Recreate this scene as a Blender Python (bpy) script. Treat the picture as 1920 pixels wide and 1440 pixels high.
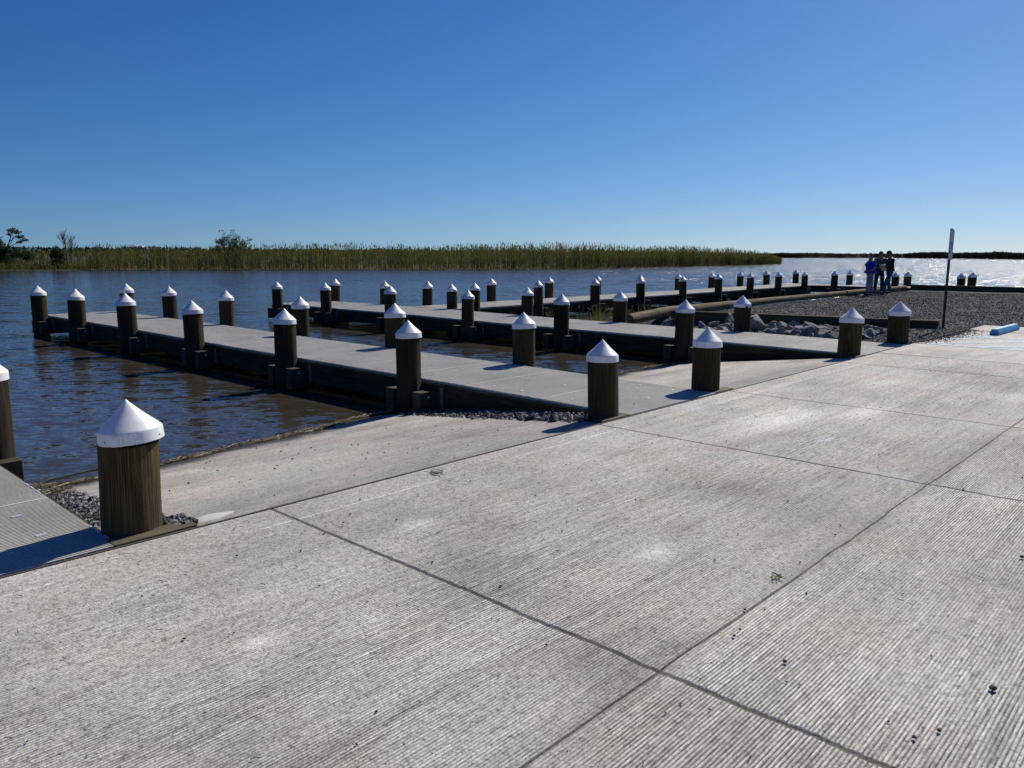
import bpy, bmesh, math, random
import numpy as np
from mathutils import Vector, Matrix, Euler
R = math.radians
rnd = random.Random(7)
rng = np.random.default_rng(7)

# ------------------------------------------------------------------ camera, sky, sun, exposure
# world axes: X runs along the edge of the concrete (towards the far right), Y runs out over the water
sc = bpy.context.scene
for o in list(bpy.data.objects):
    bpy.data.objects.remove(o)
cam_d = bpy.data.cameras.new('camera')
cam = bpy.data.objects.new('camera', cam_d)
sc.collection.objects.link(cam)
sc.camera = cam
cam_d.sensor_width = 36.0
cam_d.lens = 36.0 * 1470 / 1920
cam_d.clip_start = 0.05
cam_d.clip_end = 20000
CAM = (-5.41, -4.42, 1.6)
cam.location = CAM
cam.rotation_euler = (R(90 - 9.35), 0, -R(46.8))

SUN_AZ = R(85.5)      # clockwise from +Y
SUN_EL = R(41)
world = bpy.data.worlds.new('World')
sc.world = world
world.use_nodes = True
nt = world.node_tree
nt.nodes.clear()
sky = nt.nodes.new('ShaderNodeTexSky')
sky.sky_type = 'NISHITA'
sky.sun_disc = False
sky.sun_elevation = SUN_EL
sky.sun_rotation = SUN_AZ
sky.altitude = 0
sky.air_density = 1.0
sky.dust_density = 0.35
sky.ozone_density = 3.0
bg = nt.nodes.new('ShaderNodeBackground')
bg.inputs['Strength'].default_value = 0.1
wo = nt.nodes.new('ShaderNodeOutputWorld')
# look slightly above each direction (keeps the horizon blue) and deepen the sky's colour, channel by channel
tc = nt.nodes.new('ShaderNodeTexCoord')
va = nt.nodes.new('ShaderNodeVectorMath')
va.operation = 'ADD'
va.inputs[1].default_value = (0, 0, .055)
nt.links.new(tc.outputs['Generated'], va.inputs[0])
vn = nt.nodes.new('ShaderNodeVectorMath')
vn.operation = 'NORMALIZE'
nt.links.new(va.outputs[0], vn.inputs[0])
nt.links.new(vn.outputs[0], sky.inputs[0])
sep = nt.nodes.new('ShaderNodeSeparateColor')
com = nt.nodes.new('ShaderNodeCombineColor')
nt.links.new(sky.outputs[0], sep.inputs[0])
for i, (gm, gain) in enumerate(((1.85, 1.957), (1.44, 1.461), (1.11, 1.438))):
    pw = nt.nodes.new('ShaderNodeMath')
    pw.operation = 'POWER'
    nt.links.new(sep.outputs[i], pw.inputs[0])
    pw.inputs[1].default_value = gm
    ml = nt.nodes.new('ShaderNodeMath')
    ml.operation = 'MULTIPLY'
    nt.links.new(pw.outputs[0], ml.inputs[0])
    ml.inputs[1].default_value = gain * .06 ** gm / .1
    nt.links.new(ml.outputs[0], com.inputs[i])
nt.links.new(com.outputs[0], bg.inputs[0])
nt.links.new(bg.outputs[0], wo.inputs[0])

sun_d = bpy.data.lights.new('sun', 'SUN')
sun = bpy.data.objects.new('sun', sun_d)
sc.collection.objects.link(sun)
sun_d.energy = 4.9
sun_d.angle = R(0.53)
sun_d.color = (1.0, 0.935, 0.83)
sdir = Vector((math.sin(SUN_AZ) * math.cos(SUN_EL), math.cos(SUN_AZ) * math.cos(SUN_EL), math.sin(SUN_EL)))
sun.rotation_euler = sdir.to_track_quat('Z', 'Y').to_euler()
sun.location = (20, 2, 30)

sc.view_settings.view_transform = 'Standard'
sc.view_settings.look = 'None'
sc.view_settings.exposure = 0.0
sc.view_settings.gamma = 1.0

# ------------------------------------------------------------------ helpers
C = sc.collection.objects


def newmat(name, col=(.5, .5, .5), rough=.8, metal=0.0, spec=None):
    m = bpy.data.materials.new(name)
    m.use_nodes = True
    b = m.node_tree.nodes['Principled BSDF']
    b.inputs['Base Color'].default_value = (*col, 1)
    b.inputs['Roughness'].default_value = rough
    b.inputs['Metallic'].default_value = metal
    if spec is not None:
        b.inputs['Specular IOR Level'].default_value = spec
    return m


class NG:
    """small node-graph helper"""
    def __init__(s, m):
        s.t = m.node_tree
        s.b = s.t.nodes['Principled BSDF']

    def n(s, typ, ins=None, **kw):
        nd = s.t.nodes.new(typ)
        for k, v in kw.items():
            setattr(nd, k, v)
        for k, v in (ins or {}).items():
            if isinstance(v, bpy.types.NodeSocket):
                s.t.links.new(v, nd.inputs[k])
            else:
                nd.inputs[k].default_value = v
        return nd

    def link(s, a, b):
        s.t.links.new(a, b)

    def coord(s, obj=False):
        if obj:
            return s.n('ShaderNodeTexCoord').outputs['Object']
        return s.n('ShaderNodeNewGeometry').outputs['Position']

    def mapping(s, vec, scale=(1, 1, 1), rot=(0, 0, 0)):
        return s.n('ShaderNodeMapping', {'Vector': vec, 'Scale': scale, 'Rotation': rot}).outputs[0]

    def noise(s, vec, scale, detail=4, rough=.55, out='Fac'):
        return s.n('ShaderNodeTexNoise', {'Vector': vec, 'Scale': scale, 'Detail': detail, 'Roughness': rough}).outputs[out]

    def ramp(s, fac, stops):
        r = s.n('ShaderNodeValToRGB', {'Fac': fac})
        cr = r.color_ramp
        while len(cr.elements) < len(stops):
            cr.elements.new(.5)
        for e, (p, c) in zip(cr.elements, stops):
            e.position = p
            e.color = (*c, 1) if len(c) == 3 else c
        return r.outputs[0]

    def mix(s, fac, a, b, mode='MIX'):
        nd = s.n('ShaderNodeMix', data_type='RGBA', blend_type=mode)
        for i, v in ((0, fac), (6, a), (7, b)):
            if isinstance(v, bpy.types.NodeSocket):
                s.t.links.new(v, nd.inputs[i])
            else:
                nd.inputs[i].default_value = (*v, 1) if isinstance(v, tuple) and len(v) == 3 else v
        return nd.outputs[2]

    def math(s, op, a, b=0.0, c=0.0):
        nd = s.n('ShaderNodeMath', operation=op)
        for i, v in enumerate((a, b, c)):
            if isinstance(v, bpy.types.NodeSocket):
                s.t.links.new(v, nd.inputs[i])
            else:
                nd.inputs[i].default_value = v
        return nd.outputs[0]

    def bump(s, h, strength=.5, dist=.01):
        s.link(s.n('ShaderNodeBump', {'Height': h, 'Strength': strength, 'Distance': dist}).outputs[0], s.b.inputs['Normal'])

    def color(s, c):
        s.link(c, s.b.inputs['Base Color'])


def mesh_np(name, verts, faces, mats=(), parent=None, smooth=False, mi=None, attrs=None):
    """verts (N,3) array, faces = list of arrays (each k,n) or one array"""
    me = bpy.data.meshes.new(name)
    verts = np.asarray(verts, np.float32)
    if isinstance(faces, np.ndarray):
        faces = [faces]
    faces = [f for f in faces if len(f)]
    me.vertices.add(len(verts))
    me.vertices.foreach_set('co', verts.ravel())
    nl = sum(f.size for f in faces)
    nf = sum(len(f) for f in faces)
    me.loops.add(nl)
    me.polygons.add(nf)
    me.loops.foreach_set('vertex_index', np.concatenate([f.ravel() for f in faces]).astype(np.int32))
    tot = np.concatenate([np.full(len(f), f.shape[1]) for f in faces]).astype(np.int32)
    st = np.concatenate([[0], np.cumsum(tot)[:-1]]).astype(np.int32)
    me.polygons.foreach_set('loop_start', st)
    me.polygons.foreach_set('loop_total', tot)
    me.polygons.foreach_set('use_smooth', np.full(nf, bool(smooth)))
    if mi is not None:
        me.polygons.foreach_set('material_index', np.asarray(mi, np.int32))
    for m in (mats if isinstance(mats, (list, tuple)) else [mats]):
        me.materials.append(m)
    for k, v in (attrs or {}).items():
        a = me.attributes.new(k, 'FLOAT', 'POINT')
        a.data.foreach_set('value', np.asarray(v, np.float32))
    me.update(calc_edges=True)
    me.validate()
    o = bpy.data.objects.new(name, me)
    C.link(o)
    if parent:
        o.parent = parent
    return o


class MB:
    """collects primitive shapes and builds them as one mesh"""
    def __init__(s):
        s.v = []
        s.f = {}
        s.n = 0
        s.m = {}

    def add(s, v, f, mi=0):
        v = np.asarray(v, float)
        s.v.append(v)
        for q in f:
            s.f.setdefault(len(q), []).append([i + s.n for i in q])
            s.m.setdefault(len(q), []).append(mi)
        s.n += len(v)

    def box(s, x0, x1, y0, y1, z0, z1, mi=0, mat=None, bevel=0):
        v = np.array([(x, y, z) for x in (x0, x1) for y in (y0, y1) for z in (z0, z1)], float)
        if mat is not None:
            v = np.array([tuple(mat @ Vector(p)) for p in v])
        s.add(v, [(0, 1, 3, 2), (4, 6, 7, 5), (0, 4, 5, 1), (2, 3, 7, 6), (0, 2, 6, 4), (1, 5, 7, 3)], mi)

    def tube(s, pts, rad, seg=8, caps=True, mi=0):
        pts = [Vector(p) for p in pts]
        if not isinstance(rad, (list, tuple)):
            rad = [rad] * len(pts)
        rings = []
        for i, p in enumerate(pts):
            d = (pts[min(i + 1, len(pts) - 1)] - pts[max(i - 1, 0)]).normalized()
            a = d.orthogonal().normalized() if i == 0 else (rings_a - d * rings_a.dot(d)).normalized()
            rings_a = a
            b = d.cross(a)
            rings.append([p + (a * math.cos(t) + b * math.sin(t)) * rad[i] for t in [2 * math.pi * k / seg for k in range(seg)]])
        v = [tuple(q) for r in rings for q in r]
        f = []
        for i in range(len(pts) - 1):
            for k in range(seg):
                k2 = (k + 1) % seg
                f.append((i * seg + k, i * seg + k2, (i + 1) * seg + k2, (i + 1) * seg + k))
        if caps:
            f.append(tuple(range(seg))[::-1])
            f.append(tuple((len(pts) - 1) * seg + k for k in range(seg)))
        s.add(v, f, mi)

    def lathe(s, prof, seg=32, cx=0, cy=0, mi=0, close=True):
        v = []
        f = []
        for r, z in prof:
            for k in range(seg):
                t = 2 * math.pi * k / seg
                v.append((cx + r * math.cos(t), cy + r * math.sin(t), z))
        for i in range(len(prof) - 1):
            for k in range(seg):
                k2 = (k + 1) % seg
                f.append((i * seg + k, i * seg + k2, (i + 1) * seg + k2, (i + 1) * seg + k))
        if close:
            f.append(tuple(range(seg))[::-1])
            f.append(tuple((len(prof) - 1) * seg + k for k in range(seg)))
        s.add(v, f, mi)

    def build(s, name, mats, parent=None, smooth=False):
        ks = sorted(s.f)
        return mesh_np(name, np.concatenate(s.v), [np.array(s.f[k]) for k in ks], mats, parent, smooth,
                       mi=np.concatenate([s.m[k] for k in ks]))


def bevel(o, w, seg=2):
    m = o.modifiers.new('bevel', 'BEVEL')
    m.width = w
    m.segments = seg
    m.limit_method = 'ANGLE'
    return o


def autosmooth(o, ang=40):
    """smooth shading with sharp edges kept"""
    me = o.data
    bm = bmesh.new()
    bm.from_mesh(me)
    for e in bm.edges:
        e.smooth = len(e.link_faces) == 2 and e.calc_face_angle(0) < R(ang)
    for f in bm.faces:
        f.smooth = True
    bm.to_mesh(me)
    bm.free()
    return o


def tag(o, label=None, cat=None, group=None, kind=None):
    if label:
        o['label'] = label
    if cat:
        o['category'] = cat
    if group:
        o['group'] = group
    if kind:
        o['kind'] = kind
    return o


def empty(name, loc=(0, 0, 0), rz=0):
    o = bpy.data.objects.new(name, None)
    o.empty_display_size = .2
    C.link(o)
    o.location = loc
    o.rotation_euler = (0, 0, rz)
    return o


def copy_tree(o, parent=None):
    c = o.copy()
    C.link(c)
    if parent:
        c.parent = parent
    for ch in [k for k in list(bpy.data.objects) if k.parent == o]:
        copy_tree(ch, c)
    return c


def smoothstep(a, b, x):
    t = np.clip((x - a) / (b - a), 0, 1)
    return t * t * (3 - 2 * t)


def vnoise(x, y, seed=0):
    """value noise for numpy arrays"""
    xi = np.floor(x).astype(np.int64)
    yi = np.floor(y).astype(np.int64)
    xf = x - xi
    yf = y - yi
    xf = xf * xf * (3 - 2 * xf)
    yf = yf * yf * (3 - 2 * yf)

    def h(a, b):
        k = (a * 374761393 + b * 668265263 + seed * 974634777) & 0xffffffff
        k = ((k ^ (k >> 13)) * 1274126177) & 0xffffffff
        k = k ^ (k >> 16)
        return (k & 0xffff) / 65535.0
    return (h(xi, yi) * (1 - xf) + h(xi + 1, yi) * xf) * (1 - yf) + (h(xi, yi + 1) * (1 - xf) + h(xi + 1, yi + 1) * xf) * yf


WATER_Z = -0.42

# ------------------------------------------------------------------ materials of the ground


def concrete(name, base=(.40, .385, .36), ribbed=False, wet=False, bumpd=.004):
    m = newmat(name, base, .85, spec=.3)
    g = NG(m)
    p = g.coord()
    b = np.array(base)
    big = g.noise(p, .55, 5, .6)
    c = g.ramp(big, [(.32, tuple(b * .70)), (.5, tuple(b * .95)), (.66, tuple(b * 1.12))])
    # streaks left by the finishing broom, along X
    st = g.noise(g.mapping(p, (.5, 9, 1)), 1.0, 4, .6)
    c = g.mix(.6, c, g.ramp(st, [(.25, (.62, .62, .62)), (.5, (.88, .88, .88)), (.75, (1, 1, 1))]), 'MULTIPLY')
    # dark rubbed marks where trailers turn, and faint rusty and greenish areas
    tm = g.noise(g.mapping(p, (.8, 3.2, 1), (0, 0, .35)), 1.3, 6, .7)
    c = g.mix(g.ramp(tm, [(.55, (0, 0, 0)), (.66, (.42, .42, .42))]), c, (b[0] * .5, b[1] * .49, b[2] * .5))
    hue = g.noise(p, 1.4, 3)
    c = g.mix(1, c, g.ramp(hue, [(.35, (1.0, .965, .95)), (.5, (1, 1, 1)), (.65, (.965, 1.0, .985))]), 'MULTIPLY')
    # blotches of efflorescence and old stains
    bl = g.noise(g.mapping(p, (.7, 1.3, 1)), 1.1, 5, .6)
    c = g.mix(g.ramp(bl, [(.57, (0, 0, 0)), (.70, (.6, .6, .6))]), c, tuple(np.minimum(b * 1.3, .82)))
    bl2 = g.noise(g.mapping(p, (1, 1, 1), (0, 0, 1)), 1.1, 6, .65)
    c = g.mix(g.ramp(bl2, [(.56, (0, 0, 0)), (.72, (.5, .5, .5))]), c, (b[0] * .62, b[1] * .58, b[2] * .58))
    # fine speckle
    sp = g.noise(p, 90, 2, .7)
    c = g.mix(1, c, g.ramp(sp, [(.30, (.42, .42, .42)), (.46, (.9, .9, .9)), (.6, (1.05, 1.05, 1.05))]), 'MULTIPLY')
    sp2 = g.noise(p, 28, 4, .75)
    c = g.mix(1, c, g.ramp(sp2, [(.33, (.6, .6, .6)), (.5, (1, 1, 1)), (.68, (1.12, 1.12, 1.12))]), 'MULTIPLY')
    vo = g.n('ShaderNodeTexVoronoi', {'Vector': p, 'Scale': 14.0, 'Randomness': 1.0})
    c = g.mix(g.ramp(vo.outputs['Distance'], [(.05, (.75, .75, .75)), (.10, (0, 0, 0))]), c, (.05, .045, .04))
    h = g.noise(p, 60, 5, .7)
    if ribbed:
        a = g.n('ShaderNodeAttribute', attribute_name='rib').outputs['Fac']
        groove_dirt_shade = g.ramp(a, [(0.0, (.17, .16, .15)), (.3, (.46, .45, .44)), (.65, (1, 1, 1)), (1.0, (1.5, 1.5, 1.5))])  # groove dirt plus groove shade put into the colour by rib height, ridges lightened
        c = g.mix(1, c, groove_dirt_shade, 'MULTIPLY')
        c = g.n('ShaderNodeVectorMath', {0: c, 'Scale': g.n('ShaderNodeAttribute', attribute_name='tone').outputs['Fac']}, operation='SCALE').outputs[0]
    if wet:
        wa = g.n('ShaderNodeAttribute', attribute_name='wet').outputs['Fac']
        c = g.mix(wa, c, (.075, .066, .048))
        g.link(g.math('SUBTRACT', .85, g.math('MULTIPLY', wa, .6)), g.b.inputs['Roughness'])
        da = g.n('ShaderNodeAttribute', attribute_name='grime').outputs['Fac']
        c = g.mix(da, c, g.mix(1, c, (.62, .63, .64), 'MULTIPLY'))
    g.color(c)
    g.bump(h, .9, bumpd)
    return m


M = {}
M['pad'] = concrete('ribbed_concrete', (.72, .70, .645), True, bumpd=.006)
M['slab'] = concrete('broomed_concrete', (.61, .59, .545))
M['ramp'] = concrete('ramp_concrete', (.53, .505, .455), wet=True, bumpd=.005)
M['joint'] = newmat('joint_filler', (.07, .055, .045), .9)

# ---- gravel
m = M['gravel'] = newmat('grey_gravel', (.12, .12, .125), .95, spec=.15)
g = NG(m)
p = g.coord()
vo = g.n('ShaderNodeTexVoronoi', {'Vector': p, 'Scale': 48.0, 'Randomness': 1.0})
c = g.mix(.75, (.115, .112, .115), g.n('ShaderNodeSeparateColor', {'Color': vo.outputs['Color']}).outputs[0], 'MULTIPLY')
c2 = g.ramp(g.n('ShaderNodeSeparateColor', {'Color': vo.outputs['Color']}).outputs[1], [(0, (.05, .05, .052)), (.6, (.12, .118, .12)), (1, (.24, .235, .23))])
c2 = g.mix(1, c2, g.ramp(g.noise(g.mapping(p, (.35, 1.6, 1)), 1.0, 5), [(.3, (.68, .68, .68)), (.6, (1.1, 1.1, 1.1))]), 'MULTIPLY')
g.color(c2)
g.bump(g.math('ADD', vo.outputs['Distance'], g.noise(p, 60, 3)), 1, .03)

m = M['stone'] = newmat('grey_stone_chips', (.2, .2, .2), .9, spec=.2)
g = NG(m)
ri = g.n('ShaderNodeNewGeometry').outputs['Random Per Island']
g.color(g.ramp(ri, [(0, (.045, .045, .048)), (.5, (.12, .12, .125)), (.85, (.26, .25, .245)), (1, (.42, .41, .40))]))
m = M['lotstone'] = newmat('dark_gravel_stones', (.1, .1, .1), .95, spec=.1)
g = NG(m)
ri = g.n('ShaderNodeNewGeometry').outputs['Random Per Island']
g.color(g.ramp(ri, [(0, (.03, .03, .032)), (.6, (.085, .083, .084)), (1, (.2, .195, .19))]))

m = M['rock'] = newmat('pale_riprap_rock', (.3, .3, .3), .9, spec=.2)
g = NG(m)
p = g.coord(True)
g.color(g.mix(1, g.ramp(g.noise(p, 5, 6, .65), [(.3, (.10, .098, .092)), (.5, (.25, .245, .23)), (.72, (.42, .41, .385))]),
              g.ramp(g.n('ShaderNodeObjectInfo').outputs['Random'], [(0, (.75, .76, .8)), (1, (1.25, 1.22, 1.18))]), 'MULTIPLY'))
g.bump(g.noise(p, 22, 6, .7), .8, .03)

# ---- earth, mud
m = M['mud'] = newmat('wet_bank_soil', (.06, .05, .035), .8, spec=.3)
g = NG(m)
p = g.coord()
g.color(g.ramp(g.noise(p, 2.2, 6, .65), [(.3, (.035, .03, .022)), (.55, (.09, .078, .055)), (.75, (.16, .145, .11))]))
g.bump(g.noise(p, 9, 5), .7, .06)
m = M['marsh'] = newmat('marsh_soil', (.03, .035, .015), .95)

# ---- water
m = M['water'] = newmat('murky_river_water', (.046, .041, .031), .05)
g = NG(m)
p = g.coord()
rot = (0, 0, R(46.8))
sl = None
tot = None
sx_ = g.n('ShaderNodeSeparateXYZ', {'Vector': p})
# how open to the wind the water is: sheltered between the docks, rough further out
openv = g.n('ShaderNodeMapRange', {'Value': g.math('SUBTRACT', sx_.outputs[0], g.math('MULTIPLY', sx_.outputs[1], .3)), 'From Min': -8.0, 'From Max': 52.0, 'To Min': 0.0, 'To Max': 1.0}).outputs[0]
coarse = g.math('ADD', 1.0, g.math('MULTIPLY', openv, 1.3))
fine = g.math('SUBTRACT', 1.0, g.math('MULTIPLY', openv, .35))
for sx, sy, scale, amp, det in ((.45, 1.0, .8, .14, 1.0), (.42, 1.25, 3.0, .34, 2.0), (.45, 1.3, 8.5, .46, 2.0), (.55, 1.2, 23.0, .34, 2.0)):
    q = g.mapping(g.n('ShaderNodeVectorRotate', {'Vector': p, 'Angle': R(46.8)}, rotation_type='Z_AXIS').outputs[0], (sx, sy, 1))
    nc = g.n('ShaderNodeTexNoise', {'Vector': q, 'Scale': scale, 'Detail': det, 'Roughness': .5}).outputs['Color']
    v = g.n('ShaderNodeVectorMath', {0: nc, 1: (.5, .5, .5)}, operation='SUBTRACT').outputs[0]
    v = g.n('ShaderNodeVectorMath', {0: v, 1: (amp * .85, amp, 0)}, operation='MULTIPLY').outputs[0]
    v = g.n('ShaderNodeVectorMath', {0: v, 'Scale': coarse if scale < 5 else fine}, operation='SCALE').outputs[0]
    tot = v if tot is None else g.n('ShaderNodeVectorMath', {0: tot, 1: v}, operation='ADD').outputs[0]
# rougher in the open, wind-blown water, calmer in the shelter between the docks
openw = g.math('ADD', .8, g.math('MULTIPLY', openv, 2.75))
tot = g.n('ShaderNodeVectorMath', {0: tot, 'Scale': openw}, operation='SCALE').outputs[0]
rg = g.n('ShaderNodeMapRange', {'Value': openw, 'From Min': .8, 'From Max': 2.4, 'To Min': .06, 'To Max': .21}).outputs[0]
g.link(rg, g.b.inputs['Roughness'])
# gusts: patches of calmer and rougher water
gu = g.ramp(g.noise(p, .045, 3), [(.35, (.8, .8, .8)), (.65, (1.2, 1.2, 1.2))])
tot = g.n('ShaderNodeVectorMath', {0: tot, 1: gu}, operation='MULTIPLY').outputs[0]
tot = g.n('ShaderNodeVectorRotate', {'Vector': tot, 'Angle': R(-46.8)}, rotation_type='Z_AXIS').outputs[0]
tot = g.n('ShaderNodeVectorMath', {0: tot, 1: (0, 0, 1)}, operation='ADD').outputs[0]
tot = g.n('ShaderNodeVectorMath', {0: tot}, operation='NORMALIZE').outputs[0]
g.link(tot, g.b.inputs['Normal'])
g.b.inputs['IOR'].default_value = 1.31
g.b.inputs['Specular Tint'].default_value = (1.0, .90, .72, 1)

# ---- timber
m = M['pile'] = newmat('treated_pile_wood', (.12, .09, .05), .85, spec=.25)
g = NG(m)
p = g.coord(True)
rv = g.n('ShaderNodeObjectInfo').outputs['Random']
off = g.n('ShaderNodeVectorMath', {0: p, 1: g.n('ShaderNodeCombineXYZ', {'Z': g.math('MULTIPLY', rv, 37.0)}).outputs[0]}, operation='ADD').outputs[0]
grain = g.noise(g.mapping(off, (13, 13, 1.3)), 1.6, 8, .68)
c = g.ramp(grain, [(.34, (.012, .008, .003)), (.45, (.065, .046, .018)), (.56, (.13, .092, .036)), (.70, (.26, .19, .085))])
pat = g.noise(g.mapping(off, (1, 1, .55)), 5.0, 3, .5)
c = g.mix(g.ramp(pat, [(.52, (0, 0, 0)), (.60, (.55, .55, .55))]), c, (.055, .045, .022))
gr = g.noise(g.mapping(off, (1, 1, .5)), 9.0, 4, .6)
sz = g.n('ShaderNodeSeparateXYZ', {'Vector': p}).outputs['Z']
low = g.ramp(g.math('ADD', g.math('ADD', sz, .62), g.math('MULTIPLY', gr, .3)), [(.10, (.9, .9, .9)), (.30, (0, 0, 0))])
c = g.mix(g.math('MULTIPLY', low, gr), c, (.12, .11, .085))
c = g.mix(1, c, g.n('ShaderNodeObjectInfo').outputs['Color'], 'MULTIPLY')
# dark algae below the tide line
wz = g.n('ShaderNodeSeparateXYZ', {'Vector': g.coord()}).outputs['Z']
c = g.mix(g.ramp(g.math('ADD', g.math('ADD', wz, .55), g.math('MULTIPLY', gr, .12)), [(.30, (.85, .85, .85)), (.44, (0, 0, 0))]), c, (.010, .012, .006))
# knots
kn = g.n('ShaderNodeTexVoronoi', {'Vector': g.mapping(off, (1, 1, .55)), 'Scale': 4.2, 'Randomness': 1.0}).outputs['Distance']
c = g.mix(g.ramp(kn, [(.07, (.8, .8, .8)), (.13, (0, 0, 0))]), c, (.02, .013, .006))
g.color(c)
g.bump(g.math('ADD', grain, g.math('MULTIPLY', g.noise(g.mapping(off, (30, 30, 1.1)), 2.0, 5), .7)), .9, .012)

m = M['cap'] = newmat('white_plastic_cap', (.78, .79, .80), .38)
g = NG(m)
p = g.coord(True)
rv = g.n('ShaderNodeObjectInfo').outputs['Random']
offc = g.n('ShaderNodeVectorMath', {0: p, 1: g.n('ShaderNodeCombineXYZ', {'X': g.math('MULTIPLY', rv, 23.0)}).outputs[0]}, operation='ADD').outputs[0]
cc = g.ramp(g.noise(g.mapping(offc, (1, 1, 3)), 2.2, 6, .7), [(.3, (.60, .60, .59)), (.5, (.77, .78, .79)), (.8, (.82, .82, .82))])
cc = g.mix(g.ramp(g.noise(g.mapping(offc, (4, 4, 14)), 2.0, 5, .7), [(.60, (0, 0, 0)), (.70, (.55, .55, .55))]), cc, (.42, .40, .36))
g.color(cc)
g.link(g.ramp(g.noise(g.mapping(p, (1, 1, 4)), 14, 4), [(.3, (.3, .3, .3)), (.7, (.5, .5, .5))]), g.b.inputs['Roughness'])
g.bump(g.noise(g.mapping(p, (1, 1, 3)), 30, 3), .08, .004)
M['screw'] = newmat('dark_screw', (.03, .03, .03), .5, .6)

m = M['timber'] = newmat('weathered_dock_timber', (.09, .08, .055), .9, spec=.15)
g = NG(m)
p = g.coord()
ww = g.noise(g.mapping(p, (1.2, 1.2, 16)), 1.6, 6, .65)
g.color(g.ramp(ww, [(.3, (.012, .010, .007)), (.5, (.036, .031, .020)), (.72, (.07, .062, .042))]))
g.bump(ww, .6, .01)
m = M['cleat'] = newmat('cut_block_timber', (.2, .17, .1), .85)
g = NG(m)
p = g.coord()
g.color(g.ramp(g.noise(g.mapping(p, (2, 12, 12)), 2, 5), [(.3, (.05, .042, .022)), (.7, (.13, .11, .062))]))
m = M['log'] = newmat('weathered_log_wood', (.25, .2, .13), .9, spec=.15)
g = NG(m)
p = g.coord(True)
ww = g.noise(g.mapping(p, (.7, 12, 12)), 1.6, 6, .65)
g.color(g.ramp(ww, [(.3, (.05, .04, .024)), (.5, (.15, .125, .08)), (.75, (.28, .245, .17))]))
g.bump(ww, .8, .02)
m = M['rail'] = newmat('dark_landscape_timber', (.1, .08, .05), .9, spec=.15)
g = NG(m)
p = g.coord(True)
ww = g.noise(g.mapping(p, (.7, 14, 14)), 1.6, 6, .65)
g.color(g.ramp(ww, [(.3, (.025, .02, .012)), (.55, (.07, .056, .034)), (.75, (.13, .11, .07))]))
g.bump(ww, .8, .015)

m = M['deck'] = newmat('grey_plastic_decking', (.46, .45, .44), .62, spec=.3)
g = NG(m)
p = g.coord()
g.color(g.mix(1, g.ramp(g.noise(p, 1.4, 5), [(.3, (.40, .385, .345)), (.55, (.48, .465, .42)), (.75, (.54, .525, .475))]),
              g.ramp(g.noise(p, 55, 3), [(.3, (.8, .8, .8)), (.6, (1.05, 1.05, 1.05))]), 'MULTIPLY'))
M['sill'] = M['cleat'].copy()
M['sill'].name = 'sill_timber_wood'
for e_, c_ in zip([n_ for n_ in M['cleat'].node_tree.nodes if n_.type == 'VALTORGB'][0].color_ramp.elements, ((.02, .017, .010), (.065, .055, .034))):
    e_.color = (*c_, 1)
M['clip'] = newmat('bright_steel_clip', (.62, .62, .62), .45, .3)
M['galv'] = newmat('galvanised_bracket', (.14, .145, .15), .6, .5)


# ------------------------------------------------------------------ water, ground sheets
def sheet(name, xs, ys, zf, mat, kind='structure', keep=None, smooth=True, attrs=None):
    xs = np.asarray(xs, float)
    ys = np.asarray(ys, float)
    X, Y = np.meshgrid(xs, ys, indexing='ij')
    Z = zf(X, Y) if callable(zf) else np.full_like(X, zf)
    n, k = X.shape
    V = np.stack([X, Y, Z], -1).reshape(-1, 3)
    I = np.arange(n * k).reshape(n, k)
    F = np.stack([I[:-1, :-1], I[1:, :-1], I[1:, 1:], I[:-1, 1:]], -1).reshape(-1, 4)
    if keep is not None:
        cx = (X[:-1, :-1] + X[1:, 1:]) / 2
        cy = (Y[:-1, :-1] + Y[1:, 1:]) / 2
        F = F[keep(cx, cy).ravel()]
    o = mesh_np(name, V, F, mat, smooth=smooth, attrs=attrs)
    if kind:
        o['kind'] = kind
    return o


def radial(name, pts, mat):
    V = np.array(pts)
    return mesh_np(name, V, np.array([list(range(len(V)))]), mat)


wx = np.array([-6000, -1500, -400, -120, -60, -30, 0, 30, 60, 120, 400, 1500, 6000])
water = sheet('water', wx, wx[wx > -100], WATER_Z, M['water'])

# the land under everything: pad level inland, falling away under the water
RB = 15.25      # right boundary of the concrete


def ground_z(X, Y):
    z = np.where(Y < 0, -.10, -.10 - .135 * Y)
    right = X > 9.8
    zr = np.where(Y < 6.9, -.06 - .0 * Y, -.06 - .30 * (Y - 6.9))
    zr = np.where((X < 12.4) & (Y < 6.9), -.14 - .045 * np.clip(Y, 0, 9), zr)
    # low muddy point by the inner corner of the walkway
    zr = np.where(X > 9.8, np.maximum(zr, -.34 - .04 * np.clip(Y - 7, 0, 9) - .10 * np.clip(X - 12.5, 0, 50) - .25 * np.clip(Y - 9.4, 0, 9)), zr)
    z = np.where(right, zr, z)
    z = np.where(X > 33.6, -.10 - .5 * np.clip(X - 33.6, 0, 5), z)
    z = z + .05 * (vnoise(X * 1.3, Y * 1.3, 3) - .5) * (Y > .3)
    return np.clip(z, -2.2, 1)


sheet('ground', np.concatenate([[-6000, -300], np.arange(-60, 60, .5), [300, 330]]),
      np.concatenate([[-6000, -300], np.arange(-60, 20, .5)]), ground_z, M['mud'])

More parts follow.
